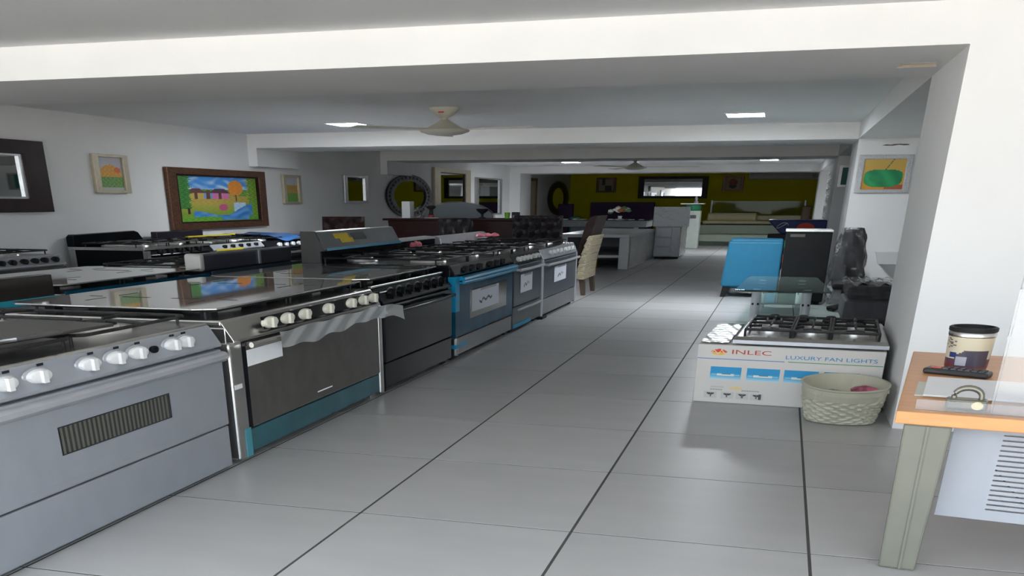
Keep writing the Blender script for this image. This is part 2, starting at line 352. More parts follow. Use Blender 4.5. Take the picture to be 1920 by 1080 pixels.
def make_range(label, X, Y0, W, D, H, side, door, drawer, panelm, topm, gratem=IRON, knobm=WHITEP, knobs=(), kr=(.065, .026), kz=None,
               zdr=.2, zdo=.55, slant=.05, win=None, handle='bar', handlem=STEEL, rz=0.0, feet=BLACKM, lid=None, posts=None, burners=True, zgap=.03, z0=.03, grp=None, facing=None, bezel=None, kx=0.0, hz=.045, post_w=.004):
    """A free-standing cooker. Local frame: front at x = 0 looking to +x, width along +y, depth to -x."""
    t = thing('gas_cooker', label, 'cooker', (X, Y0, 0), rz, grp)
    MB().box(-D, -.035, 0, W, z0, H - .03).build('body', side, t, bev=.006)
    for fy in (.04, W - .12):
        for fx in (-.13, -D + .04):
            MB().box(fx, fx + .09, fy, fy + .08, 0, z0).build('foot', feet, t, bev=.004)
    MB().box(-.036, 0, .012, W - .012, z0 + .005, zdr - .006).build('drawer', drawer, t, bev=.006)
    d = MB().box(-.036, .006, .012, W - .012, zdr, zdo - .006).build('oven_door', door, t, bev=.008)
    if win:
        y0, y1, a, c, wm = win
        MB().box(.004, .0075, y0, y1, a, c).build('door_window', wm, d)
    if handle == 'bar':
        z = zdo - hz
        hb = MB().tube([(.05, .08, z), (.062, W * .3, z), (.065, W * .5, z), (.062, W * .7, z), (.05, W - .08, z)], .013, 10).build('handle', handlem, d, smooth=True)
        for yy in (.1, W - .13): MB().box(0, .05, yy, yy + .03, z - .01, z + .01).build('handle_mount', handlem, hb)
    elif handle == 'ledge':
        z = zdo - .05
        MB().prism([(0, z - .012), (.02, z - .008), (.036, z + .006), (.036, z + .022), (.022, z + .032), (0, z + .034)], .004, W - .004).build('handle', handlem, d, smooth=True)
    zp = zdo + .004
    MB().prism([(-.12, zp), (0.004, zp), (0.004, zp + .012), (-slant, H - .012), (-slant - .015, H - .002), (-.12, H - .002)], .002, W - .002).build('control_panel', panelm, t, bev=.004)
    kz = kz or (zp + (H - zp) * .5)
    def face(z): return .004 + (-slant - .004) * max(0, (z - zp - .012)) / (H - .012 - zp - .012)
    src = None
    for y in knobs:
        if src is None:
            src = MB().lathe([(1.0, 0), (1.0, .014), (.9, .024), (.72, .028)], 18, axis='x', s1=kr[0], s2=kr[1]).box(.02, .042, -kr[0] * .2, kr[0] * .2, -kr[1] * .85, kr[1] * .85).build('knob', knobm, t, smooth=True)
            src.location = (face(kz) - .002 + kx, y, kz); k = src
        else: k = link_copy(src, t, (face(kz) - .002 + kx, y, kz))
        if bezel:
            bz = MB().lathe([(1.25, 0), (1.2, .006), (1.0, .007)], 18, axis='x', s1=kr[0], s2=kr[1]).build('knob_ring', bezel, k)
            bz.location = (-.001, 0, 0)
            bz.parent = k
    MB().box(-D, -slant - .005, 0, W, H - .028, H).build('cooktop', topm, t, bev=.008)
    if burners:
        hw = W / 2
        xs = (-.36, -D + .34); ys = (W * .24, W * .76)
        for cy in ys:
            for q, cx in enumerate(xs): burner(t, cx, cy, H, .13 if q else .15, ALU, BLACKM)
        for cy, a, c in ((ys[0], .06, hw - .02), (ys[1], hw + .02, W - .06)):
            grate(-D + .12, -.12, a, c, H, H + .035, [(cx, cy) for cx in xs]).build('grate', gratem, t)
    if lid:
        MB().prism([(-D + .04, .05), (-D + .1, .0), (-.2, .0), (-.1, .06), (-.1, W - .06), (-.2, W), (-D + .1, W), (-D + .04, W - .05)], H + .04, H + .048, 'z').build('glass_lid', lid, t, bev=.003)
        for cx in (-.2, -D + .2):
            for cy in (.15, W * .35, W * .65, W - .15): MB().box(cx - .03, cx + .03, cy - .03, cy + .03, H, H + .04).build('lid_spacer', BLACKM, t)
    if posts:
        for a, c in ((-post_w, .06), (W - .06, W + .004)):
            MB().box(-.06, .012, a, c, z0 - .01, zdo + .01).build('corner_post', posts, t, bev=.012)
    return t

RED = mat('red_print', (0.6, 0.05, 0.03), 0.6)
def scribble(u, v):
    base = (214, 216, 226)
    d = abs(v - (.42 + .25 * (u - .45) + .07 * math.sin(u * 34)))
    if .28 < u < .75 and d < .055: return (70, 72, 80)
    if v > .9 and .3 < u < .9: return (160, 162, 172)
    return base

# --- first cooker of the aisle row: painted silver, white knobs
F = -2.38
c1 = make_range('silver-painted gas cooker with white knobs and small slatted oven window', F, 2.37, 1.66, 1.28, .655, SILVER, SILVER, SILVER, SILVER, STEEL,
                knobs=[.29, .46, .74, .906, 1.048, 1.301, 1.40], kr=(.06, .024), kz=.608, zdr=.21, zdo=.553, handle='ledge', handlem=SILVERL, z0=.012, bezel=SILVERL)
def slats(u, v):
    k = (u * 26) % 1
    a = (92, 92, 84) if k < .6 else (48, 48, 46)
    return a
w = MB().box(.004, .0072, .475, 1.188, .33, .43).build('oven_window', BLACKM, c1)
panel('window_view', (.0076, .483, .334), (0, .697, 0), (0, 0, .092), 104, 6, slats, w, .25)
MB().lathe([(.03, 0), (.03, .01), (.024, .013)], 16, axis='x', s1=1, s2=.5).build('igniter_button', BLACK, c1, smooth=True, loc=(-.025, 1.165, .605))
for y in (.33, .50, .78, .94, 1.08, 1.33, 1.42): MB().box(0, .003, -.016, .016, -.004, .004).build('dial_mark', BLACKM, c1, loc=(-.038, y, .64))
MB().box(.0, .0065, .02, 1.64, .236, .239).build('crease_line', SILVER, c1)
tray = thing('griddle_plate', 'dark rectangular griddle plate lying on the silver cooker grates', 'griddle', (-3.0, 2.5, .704), R(-4))
MB().box(-.02, .45, 0, .95, 0, .012).build('plate', mat('griddle_grey', (.07, .065, .06), .3, .5), tray, bev=.005)
MB().tube([(.45, .35, .012), (.5, .38, .02), (.5, .6, .02), (.45, .63, .012)], .008).build('handle', STEELD, tray)

# --- second: stainless, smoked glass door, glass lid, teal film on the drawer
c2 = make_range('stainless gas cooker with cream knobs, smoked glass door and teal-filmed drawer', F, 4.14, 1.87, 1.28, .652, STEEL, DGLASS, TEAL, STEEL, STEEL,
                knobm=CREAMP, knobs=[.363, .55, .758, 1.06, 1.386, 1.574, 1.73], kr=(.075, .027), kz=.612, kx=.03, hz=.01, post_w=.06, zdr=.15, zdo=.55, handle='bar', feet=STEEL, lid=LID, posts=STEEL)
MB().box(-.01, .009, .062, .095, .15, .545).build('door_edge', BLACK, c2)
MB().prism([(.006, .585), (.012, .585), (.006, .64), (-.01, .64)], .3, 1.86).build('dial_band', BLACK, c2)
for y in (.66, .90, 1.22): MB().lathe([(.03, 0), (.03, .01)], 12, axis='x', s2=.6).build('push_button', ALU, c2, loc=(-.02, y, .625))
MB().box(.008, .0095, .1, .47, .438, .512).build('paper_label', PAPER, c2)
def drape(u, v):
    y = .33 + 1.62 * u; s = .042 + .01 * math.sin(u * 7) + .006 * math.sin(u * 31)
    z = .572 - v * (s + .03) - .004 * math.sin(u * 23 + v * 3) + (0.0 if u < .93 else -(u - .93) * .35)
    return (.075 + .0015 * math.sin(u * 40 + v * 5) + .01 * v + (.05 * max(0, u - .9) / .1), y, z)
MB().grid(drape, 60, 6).build('plastic_film', WRAPW, c2, smooth=True, keep=True)
MB().box(.013, .02, -.055, .01, .355, .375).build('hinge_clip', WHITEP, c2)
MB().box(.0065, .0072, .86, 1.06, .19, .196).build('maker_mark', PAPER, c2)
MB().box(.0, .003, .004, .06, .005, .14).build('film_fold', mat('teal_fold', (.06, .27, .33), .3), c2, loc=(.012, 0, .02))

# --- third: black
c3 = make_range('all-black gas cooker with black knobs and plain door', F, 6.05, 1.47, 1.28, .655, BLACK, BLACK, BLACK, BLACK, BLACK,
                knobm=BLACK, knobs=[.25, .42, .6, .78, .98, 1.14, 1.3], kr=(.055, .026), kz=.61, zdr=.197, zdo=.55, handlem=BLACK, lid=LID, slant=.07, bezel=STEELD)
MB().box(-.095, -.068, .0, 1.47, .648, .662).build('front_trim', STEEL, c3, bev=.003)

# --- fourth: blue protective film, tall backguard
c4 = make_range('range cooker with blue filmed door, yellow-stickered backguard and black grates', F, 7.59, 1.84, 1.28, .70, BLACK, BLUEF, STEELD, BLACK, BLACK,
                knobm=BLACKM, knobs=[.3, .5, .7, 1.05, 1.25, 1.45], kr=(.05, .024), kz=.66, zdr=.17, zdo=.62, handlem=BLUEB, win=(.41, 1.59, .28, .5, DGLASS), slant=.03)
MB().prism([(.006, .575), (.04, .565), (.06, .59), (.05, .612), (.006, .618)], .1, 1.84).build('filmed_handle_cover', BLUEB, c4, bev=.006)
MB().box(-.05, .012, -.002, .1, .365, .618).build('film_strip', BLUEB, c4)
MB().box(-.05, .010, -.002, .1, .175, .365).build('film_strip', BLUEF, c4)
MB().box(-.05, .010, .04, .06, .03, .17).build('bright_edge', STEEL, c4)
MB().box(-.03, .014, -.003, .3, .09, .118).build('tape', BLUEB, c4)
panel('paper_sheet', (.0095, .45, .325), (0, .86, 0), (0, 0, .165), 30, 18, scribble, c4, .6)
bgd = MB().box(-1.28, -1.12, 0, 1.84, .70, .80).build('backguard_base', BLACK, c4)
bgd = MB().prism([(-1.26, .785), (-1.09, .785), (-1.085, .80), (-1.16, .925), (-1.2, .93), (-1.26, .9)], .0, 1.75).build('backguard', mat('steel_blue', (.17, .19, .2), .3, .5), c4, bev=.012)
MB().prism([(-1.089, .786), (-1.078, .788), (-1.082, .806), (-1.092, .80)], .06, 1.76).build('film_edge', BLUEB, bgd)
MB().prism([(-1.28, .70), (-1.115, .70), (-1.115, .784), (-1.083, .79), (-1.158, .928), (-1.28, .928)], -.006, .02).build('backguard_side', mat('charcoal_side', (.035, .034, .03), .5), c4)
def onbg(z, d=.003): return -1.085 - (z - .80) / .125 * .075 + d
def bgpatch(name, y0, y1, z0, z1, m, par):
    return MB().hexa([(onbg(z0, -.002), y0, z0), (onbg(z0), y0, z0), (onbg(z0), y1, z0), (onbg(z0, -.002), y1, z0)],
                     [(onbg(z1, -.002), y0, z1), (onbg(z1), y0, z1), (onbg(z1), y1, z1), (onbg(z1, -.002), y1, z1)]).build(name, m, par)
YST = mat('yellow_sticker', (.75, .53, .005), .5, var=.08)
bgpatch('yellow_sticker', .33, .62, .868, .905, YST, bgd); bgpatch('yellow_sticker', .42, .68, .835, .868, YST, bgd)
bgpatch('display', .68, .98, .85, .9, mat('display_green', (.02, .035, .03), .15), bgd)

# --- fifth: grey with drawer handle
c5 = make_range('dark grey gas cooker with white knobs and a drawer handle', F, 9.46, 1.19, 1.28, .69, STEELD, mat('slate_door', (.045, .055, .07), .3, .2, spec=.2), mat('slate_drawer', (.07, .08, .09), .35, .2, spec=.3), BLACK, BLACK,
                knobm=WHITEP, knobs=[.2, .35, .5, .65, .85, 1.0], kr=(.055, .022), kz=.645, zdr=.23, zdo=.6, handlem=SILVERL, slant=.03)
MB().tube([(.04, .08, .205), (.055, .6, .205), (.04, 1.11, .205)], .012).build('drawer_handle', SILVERL, c5, smooth=True)
panel('paper_sheet', (.0095, .26, .34), (0, .5, 0), (0, 0, .165), 24, 16, scribble, c5, .6)
MB().box(.002, .008, 0.005, .75, .035, .07).build('tape', BLUEB, c5)
b5 = MB().box(-1.28, -1.17, .0, 1.18, .69, .785).build('backguard', BLACK, c5, bev=.008)
MB().prism([(-1.29, .785), (-1.16, .785), (-1.16, .79), (-1.2, .805), (-1.29, .81)], .0, 1.18).build('backguard_cap', SILVERL, b5)
bow = MB()
for k, (yy, zz) in enumerate(((.42, .742), (.5, .752), (.57, .745))): bow.lathe([(.002, -.03), (.05, -.012), (.055, .008), (.02, .03)], 10, (-1.16 + .01 * k, yy, zz), 'z', .5, 1)
bow.build('pink_ribbon', mat('pink_ribbon', (.75, .2, .26), .5), c5, smooth=True)

# --- sixth: light silver
c6 = make_range('light silver gas cooker with a row of white knobs beside the dining chair', F, 10.7, 1.93, 1.28, .69, SILVERL, mat('grey_door', (.06, .07, .09), .3, .2, spec=.2), mat('grey_drawer', (.2, .205, .21), .35, .4), mat('grey_panel', (.2, .215, .23), .4, .3), BLACK,
                knobm=WHITEP, knobs=[.45, .65, .85, 1.05, 1.3, 1.5, 1.7], kr=(.075, .022), kz=.64, zdr=.2, zdo=.58, handlem=SILVERL, posts=SILVERL, slant=.04)
panel('paper_sheet', (.0095, .6, .33), (0, .66, 0), (0, 0, .16), 24, 16, scribble, c6, .6)
MB().box(-.12, .03, -.02, .2, 0, .028).build('base_pad', BLACKM, c6, bev=.01)
MB().prism([(-1.26, .69), (-1.14, .69), (-1.13, .70), (-1.15, .78), (-1.19, .8), (-1.26, .8)], .05, 1.93).build('backguard', SILVERL, c6, bev=.02, smooth=False)

# --- middle row, backs to the aisle row
XB = -3.97
m1 = make_range('grey cooker with cyan film edge behind the silver-painted cooker', XB - 1.1, 4.98, 1.7, 1.1, .66, SILVER, DGLASS, SILVER, SILVERL, STEEL, knobm=BLACKM, knobs=[.3, .6, .9, 1.2, 1.4], rz=math.pi)
MB().box(-1.08, -1.0, .0, 1.7, .66, .77).build('backguard', mat('brown_glass', (.03, .026, .022), .12, ior=1.5), m1, bev=.004)
MB().box(-1.112, -1.1, .01, 1.69, .63, .662).build('film_edge', mat('cyan_film', (.03, .35, .45), .3), m1)
m2 = make_range('cooker with pale glass lid and dark blue film edge behind the stainless cooker', XB - 1.1, 6.66, 1.62, 1.1, .66, STEELD, DGLASS, STEELD, STEELD, STEEL, knobm=BLACKM, knobs=[.3, .6, .9, 1.2, 1.4], rz=math.pi, lid=LID)
MB().box(-1.115, -1.1, .0, 1.62, .655, .675).build('film_edge', BLUEF, m2); MB().box(-1.112, -1.1, .0, 1.62, .62, .655).build('film_edge', mat('deep_blue_film', (.01, .12, .3), .3), m2)
m3 = make_range('cooker with low dark backguard turned to the aisle behind the black cooker', XB - 1.1, 8.22, 1.52, 1.1, .68, STEELD, DGLASS, STEELD, STEELD, BLACK, knobm=BLACKM, knobs=[.3, .6, .9, 1.2], rz=math.pi)
bb = MB().box(-1.02, -.9, .02, 1.5, .68, .795).build('backguard', mat('indigo_grey', (.055, .058, .075), .3, .2), m3, bev=.012)
MB().box(-1.03, -.89, 1.47, 1.535, .68, .8).build('end_cap', mat('pale_cap', (.5, .49, .45), .4), m3, bev=.02)
MB().box(-1.03, -1.02, .6, .63, .69, .79).build('seam_trim', SILVERL, m3)
MB().box(-1.115, -1.1, .0, 1.52, .63, .684).build('film_edge', mat('slate_blue_film', (.04, .06, .08), .25), m3)

# --- row along the painting wall
XW = -6.4
l1 = make_range('silver cooker with black knobs and dark glass door by the dark framed mirror', XW, 6.55, 1.68, 1.05, .70, SILVER, DGLASS, SILVER, SILVERL, SILVERL, knobm=BLACKM, knobs=[.7, .85, .99, 1.14, 1.28, 1.41, 1.56], kr=(.05, .024), kz=.66, zdo=.61, handle='none', slant=.06)
l2 = make_range('black cooker with steel-edged top and rounded black backguard', XW - .1, 9.7, 1.36, .98, .69, BLACK, BLACK, BLACK, BLACK, BLACK, knobm=BLACKM, knobs=[.3, .5, .7, .9, 1.1], zdo=.6)
MB().box(-.985, -.03, -.012, 0, .664, .692).build('top_edge', STEEL, l2); MB().box(-.05, -.025, 0, 1.36, .668, .692).build('front_edge', STEEL, l2)
MB().box(-.98, -.9, -.006, .0, .05, .66).build('side_edge', STEEL, l2); MB().box(-.045, .012, -.006, .05, .05, .66).build('side_edge', STEEL, l2)
P = [(0, .69), (0, .79), (.04, .812), (1.15, .825), (1.22, .81), (1.3, .74), (1.36, .69)]
MB().prism([(y, z) for y, z in P], -1.0, -.9, 'x').build('backguard', BLACK, l2, bev=.01)
l3 = make_range('silver cooker with yellow edging under the large village painting', XW - .1, 11.08, 1.3, .98, .68, SILVER, DGLASS, SILVER, SILVERL, BLACK, knobm=BLACKM, knobs=[.3, .5, .7, .9, 1.1], kr=(.045, .02), zdo=.6)
YT = mat('yellow_tape', (.72, .58, .01), .5)
MB().box(-.44, -.4, .12, 1.28, .745, .757).build('yellow_strip', YT, l3); MB().box(-.44, -.4, .12, .15, .68, .745).box(-.44, -.4, 1.25, 1.28, .68, .745).build('strip_support', BLACKM, l3)
MB().box(-.97, -.88, .2, 1.28, .68, .8).build('backguard', mat('plum_black', (.02, .015, .025), .3), l3, bev=.008)
MB().box(.008, .016, .04, .7, .6, .618).build('yellow_tape', YT, l3)
l4 = make_range('black cooker under blue plastic sheet near the tufted chair', XW - .1, 12.45, 1.5, .98, .66, BLACK, BLACK, BLACK, BLACK, BLACK, knobm=WHITEP, knobs=[.4, .6, .8, 1.0], zdo=.56)
def sheet(u, v):
    return (-.98 + 1.0 * v, .5 + 1.0 * u, .715 + .015 * math.sin(u * 9 + v * 4) - .05 * max(0, v - .8) * 5)
MB().grid(sheet, 16, 8).build('plastic_sheet', mat('blue_sheet', (.05, .16, .42), .3), l4, smooth=True, keep=True, solid=.004)
MB().box(-.97, -.6, 0, 1.5, .66, .72).build('backguard', BLACK, l4, bev=.008)
# ================================================================ PICTURES AND MIRRORS
GOLD = mat('pale_gold_frame', (.52, .46, .34), .4, .3, var=.1, scale=20)
BRONZE = mat('bronze_frame', (.13, .058, .03), .35, .4, var=.4, scale=25, stretch=(1, 1, 3))
MAHOG = mat('mahogany_frame', (.022, .009, .009), .4, var=.3, scale=6, spec=.25)
DKFR = mat('carved_black_frame', (.03, .028, .035), .35, .2, var=.4, scale=60, bump=.6)
SILFR = mat('silver_frame', (.5, .5, .5), .3, .7, var=.1, scale=30)
CREAMW = mat('off_white', (.7, .69, .65), .6, var=.02)
def rect(a0, a1, c0, c1): return [(a0, c0), (a1, c0), (a1, c1), (a0, c1)]
def wall_art(name, label, cat, y0, y1, z0, z1, fy, fz, fm, depth=.04, fn=None, nx=40, ny=24, inner=None, tilt=0.0, group=None, rough=.4):
    """Framed picture or mirror hung on the left wall, facing +x."""
    w, h = y1 - y0, z1 - z0
    t = thing(name, label, cat, (XL + .002, y0, z0), 0, group); t.rotation_euler = (0, R(tilt), 0)
    o = MB().ring(rect(0, w, 0, h), rect(fy, w - fy, fz, h - fz), 0, depth).build('frame', fm, t, bev=.008)
    if inner:
        iy, iz, im = inner
        MB().ring(rect(fy, w - fy, fz, h - fz), rect(fy + iy, w - fy - iy, fz + iz, h - fz - iz), 0, depth * .7).build('inner_edge', im, o)
    MB().box(0, depth * .3, fy * .5, w - fy * .5, fz * .5, h - fz * .5).build('backing', BLACKM, t)
    if fn: panel('picture', (depth * .32, fy, fz), (0, w - 2 * fy, 0), (0, 0, h - 2 * fz), nx, ny, fn, t, rough)
    else: MB().box(depth * .3, depth * .36, fy, w - fy, fz, h - fz).build('mirror_glass', MIRROR, t)
    return t

def landscape(u, v):
    n = sn(u, v, 2.2); n2 = sn(u * 1.7, v * 2.3, 4)
    if v > .62:
        c = lerp((74, 150, 226), (228, 236, 244), (n * 1.3 - .35) + (.75 - v) * 1.6)
    elif v > .4: c = lerp((206, 178, 92), (178, 150, 66), n2)
    else: c = lerp((200, 172, 84), (120, 160, 50), (.4 - v) * 3 + n2 * .4)
    if .56 < v < .7 and n > .35: c = lerp((70, 140, 60), (150, 180, 70), n2)
    for hx, hw, wc, rc in ((.22, .1, (206, 178, 96), (110, 66, 70)), (.5, .11, (214, 120, 170), (90, 60, 80)), (.36, .05, (120, 160, 210), (96, 80, 70))):
        if abs(u - hx) < hw and .5 < v < .63: c = wc if abs(u - hx) > .02 else (110, 70, 50)
        if abs(u - hx) < hw * 1.15 - (v - .63) * .8 and .63 <= v < .72: c = rc
    if (u - .7) ** 2 / .009 + (v - .74) ** 2 / .028 < 1: c = lerp((228, 120, 40), (240, 170, 60), n2)
    if abs(u - .7) < .012 and .45 < v < .6: c = (120, 80, 50)
    if u < .13 + .05 * n2 and v > .3: c = lerp((28, 96, 52), (96, 168, 66), n2)
    if u > .88 - .06 * n2 and v > .12: c = lerp((60, 130, 40), (170, 190, 60), n2)
    pond = .2 + .05 * math.sin(u * 9) + (.16 * max(0, u - .6) / .3 if u > .6 else 0)
    if .17 < u < .9 and .05 < v < pond: c = lerp((46, 118, 196), (130, 190, 230), n * .7)
    if .66 < u < .82 and pond <= v < .42: c = lerp((150, 200, 232), (220, 236, 244), n2)
    if v <= .1 + .05 * n2 and (u < .5 or u > .85): c = lerp((64, 140, 44), (140, 190, 50), n2)
    if (u - .53) ** 2 / .003 + (v - .32) ** 2 / .006 < 1: c = (196, 90, 130)
    if abs(u - .12) < .015 and .18 < v < .32: c = (60, 34, 30)
    return c
wall_art('wall_painting', 'large village landscape painting in bronze brown frame', 'painting', 11.87, 14.5, .8, 1.523, .2, .075, BRONZE, .06, landscape, 110, 64, (.05, .018, MAHOG))
def fruit_bowl(u, v):
    n = sn(u, v, 3)
    if v > .78: c = (196, 192, 196)
    elif v > .42: c = lerp((222, 150, 40), (236, 180, 70), n)
    else: c = lerp((84, 140, 66), (140, 176, 96), n)
    if v > .42 and (u - .5) ** 2 / .22 + (v - .42) ** 2 / .13 > 1: c = (196, 194, 200)
    if (u - .8) ** 2 / .02 + (v - .62) ** 2 / .006 < 1: c = (226, 110, 50)
    if v < .08: c = (190, 196, 190)
    return c
wall_art('wall_painting', 'small orange and green fruit picture in pale gold frame beside the dark mirror', 'painting', 10.42, 11.08, 1.221, 1.615, .1, .03, GOLD, .05, fruit_bowl, 26, 34, group='small gold framed pictures')
def flower_pic(u, v):
    n = sn(u, v, 4)
    if v > .68: return (190, 192, 198)
    if v > .34: return lerp((214, 130, 70), (226, 160, 60), n) if n > .35 else (120, 170, 90)
    return lerp((70, 150, 50), (150, 190, 80), n)
wall_art('wall_painting', 'narrow flower picture in pale frame right of the village painting', 'painting', 15.12, 15.75, 1.097, 1.50, .1, .028, GOLD, .05, flower_pic, 22, 34, group='small gold framed pictures')
t = wall_art('wall_mirror', 'dark wide-framed rectangular mirror hung above the silver cooker by the wall', 'mirror', 7.55, 9.59, 1.037, 1.69, .33, .125, MAHOG, .07, inner=(.06, .018, SILFR))
wall_art('wall_mirror', 'small silver framed mirror reflecting the yellow wall', 'mirror', 17.5, 18.62, 1.10, 1.545, .15, .035, SILFR, .05)
wall_art('wall_mirror', 'tall mirror in broad pale gold frame beside the oval mirror', 'mirror', 22.5, 25.3, .95, 1.793, .42, .085, GOLD, .07, inner=(.06, .02, MAHOG))
wall_art('wall_mirror', 'slim silver framed mirror between the gold mirror and the far beam', 'mirror', 25.85, 28.4, .80, 1.66, .25, .03, SILFR, .05)
def oval_mirror(label, yc, zc, ry, rz_, k, fm):
    t = thing('oval_mirror', label, 'mirror', (XL + .002, yc, zc - rz_), group='oval mirrors'); n = 48
    E = lambda a, s: (ry * s * math.cos(a), rz_ + rz_ * s * math.sin(a))
    A = [2 * math.pi * i / n for i in range(n)]
    f = MB().ring([E(a, 1) for a in A], [E(a, k) for a in A], 0, .05).build('frame', fm, t, bev=.01)
    src = None
    for i in range(32):
        y, z = E(2 * math.pi * i / 32, (1 + k) / 2)
        if src is None:
            src = MB().lathe([(.02, .045), (1.0, .05), (.8, .066), (.3, .072)], 8, axis='x', s1=ry * .07, s2=rz_ * .07).build('boss', fm, f, smooth=True); src.location = (0, y, z)
        else: link_copy(src, f, (0, y, z))
    MB().prism([E(a, k + .02) for a in A], .005, .018, 'x').build('mirror_glass', MIRROR, t)
oval_mirror('oval mirror with broad carved dark frame, first of the wall mirrors past the piers', 20.95, 1.22, 1.38, .4, .72, DKFR)
oval_mirror('oval dark framed mirror on the off-white wall beside the yellow wall', 36.1, 1.2, 1.7, .52, .62, DKFR)

# picture with the green pepper on the first pier
pp = thing('wall_painting', 'green bell pepper painting in silver frame on the white pier', 'painting', (.79, 14.148, 1.228))
PW, PH = .63, .412
MB().ring(rect(0, PW, 0, PH), rect(.075, PW - .075, .04, PH - .045), -.03, 0, 'y').build('frame', mat('silver_moulding', (.55, .55, .57), .4, .3, var=.12, scale=60, bump=.4), pp, bev=.008)
def pepper(u, v):
    c = lerp((204, 172, 90), (212, 150, 50), 1 - v)
    if v < .14: c = (206, 150, 50)
    if v < .16 and u > .55: c = (176, 90, 50)
    if abs(u - (.52 + .35 * (v - .62) * 1.4)) < .014 and v > .6 and u < .9: c = (80, 110, 60)
    dx = (u - .5) / .47; dy = (v - .36) / .29
    if abs(dx) ** 3.4 + abs(dy) ** (4 if dy > 0 else 2.2) < 1: c = lerp((16, 128, 78), (40, 160, 100), .5 + .5 * math.sin(dx * 6 + dy * 2)) if (dx + .35) ** 2 + dy ** 2 > .15 else (22, 140, 84)
    return c
MB().box(.05, PW - .05, -.012, -.002, .03, PH - .03).build('backing', BLACKM, pp)
panel('picture', (.075, -.0125, .04), (PW - .15, 0, 0), (0, 0, PH - .085), 50, 40, pepper, pp, .4)
p3 = thing('wall_painting', 'small dark green picture on the next white pier', 'painting', (.80, 19.398, 1.35)); MB().ring(rect(0, .34, 0, .32), rect(.05, .29, .03, .29), -.03, 0, 'y').build('frame', SILFR, p3)
panel('picture', (.05, -.01, .03), (.24, 0, 0), (0, 0, .26), 12, 12, lambda u, v: (30, 110, 90) if u < .5 else (150, 170, 160), p3)

# yellow wall
def small_pic(label, x0, x1, z0, z1, fn, group=None):
    t = thing('wall_painting', label, 'painting', (x0, 38.298, z0), group=group); w, h = x1 - x0, z1 - z0
    MB().ring(rect(0, w, 0, h), rect(.1, w - .1, .05, h - .05), -.05, 0, 'y').build('frame', BRONZE, t, bev=.01)
    panel('picture', (.1, -.02, .05), (w - .2, 0, 0), (0, 0, h - .1), 24, 20, fn, t)
small_pic('small framed print of a dark vase on the yellow wall', -6.62, -5.9, 1.39, 1.865, lambda u, v: (60, 56, 44) if (abs(u - .65) < .22 and v < .45) or (abs(u - .3) < .1 and v > .5) else (176, 168, 130))
small_pic('small framed print of red roses on the yellow wall', -2.2, -1.48, 1.43, 1.89, lambda u, v: (150, 70, 40) if (u - .5) ** 2 + (v - .6) ** 2 < .08 else ((60, 80, 60) if (u - .5) ** 2 + (v - .3) ** 2 < .06 else (190, 170, 120)))
wm = thing('wall_mirror', 'wide dark framed mirror on the yellow wall', 'mirror', (-5.1, 38.298, 1.2))
MB().ring(rect(0, 2.42, 0, .69), rect(.2, 2.22, .08, .61), -.07, 0, 'y').build('frame', MAHOG, wm, bev=.01); MB().box(.2, 2.22, -.03, -.01, .08, .61).build('mirror_glass', MIRROR, wm)
ac = thing('air_conditioner', 'long white wall-mounted air conditioner on the yellow wall', 'air conditioner', (-1.33, 38.298, 1.77))
MB().prism([(-.3, .06), (-.26, 0), (-.02, 0), (0, .02), (0, .215), (-.24, .215), (-.3, .17)], 0, 2.4, 'x').build('body', CREAMW, ac, bev=.01) if False else MB().box(0, 2.4, -.26, 0, 0, .21).build('body', CREAMW, ac, bev=.03)
MB().box(.1, 2.3, -.265, -.2, -.004, .03).build('louvre', mat('louvre_grey', (.4, .4, .36), .5), ac); MB().box(1.1, 1.16, -.264, -.258, .12, .14).build('lamp', WHITEP, ac)
# wooden door frame on the left wall beyond the far beam
d1 = struct(MB().box(XL, XL + .03, 31.3, 31.5, 0, 1.75).box(XL, XL + .03, 32.6, 32.8, 0, 1.75).box(XL, XL + .03, 31.3, 32.8, 1.67, 1.75).build('door_1', mat('door_wood', (.3, .17, .07), .5, var=.2)))
MB().box(XL, XL + .015, 31.5, 32.6, 0, 1.67).build('door_leaf', mat('door_beige', (.55, .45, .36), .6), d1)

# ================================================================ FURNITURE PAST THE COOKERS
LEATHER = mat('brown_leather', (.026, .015, .013), .4, var=.3, scale=12, bump=.3, spec=.12)
LEATHB = mat('black_leather', (.014, .011, .013), .4, var=.3, scale=12, bump=.15, spec=.3)
WOODD = mat('dark_red_wood', (.02, .005, .0045), .35, var=.3, scale=5, stretch=(1, 1, 6), spec=.2)
WOODL = mat('leg_wood', (.09, .06, .04), .5, var=.2)
def tufted(w, h, d, nu, nv, depth=.03):
    """A padded back, w wide (x), h tall (z), buttoned in rows; front to -y."""
    b = MB()
    def front(u, v):
        a = abs(math.sin(math.pi * (u * nu + v * nv))) * abs(math.sin(math.pi * (u * nu - v * nv)))
        e = min(u, 1 - u, v, 1 - v); pad = min(1, e * 12) ** .5
        return (u * w, -d * .5 - depth * a * pad, v * h)
    b.grid(front, nu * 8, nv * 10)
    b.box(0, w, -d * .5 + .004, d * .5, 0, h)
    return b
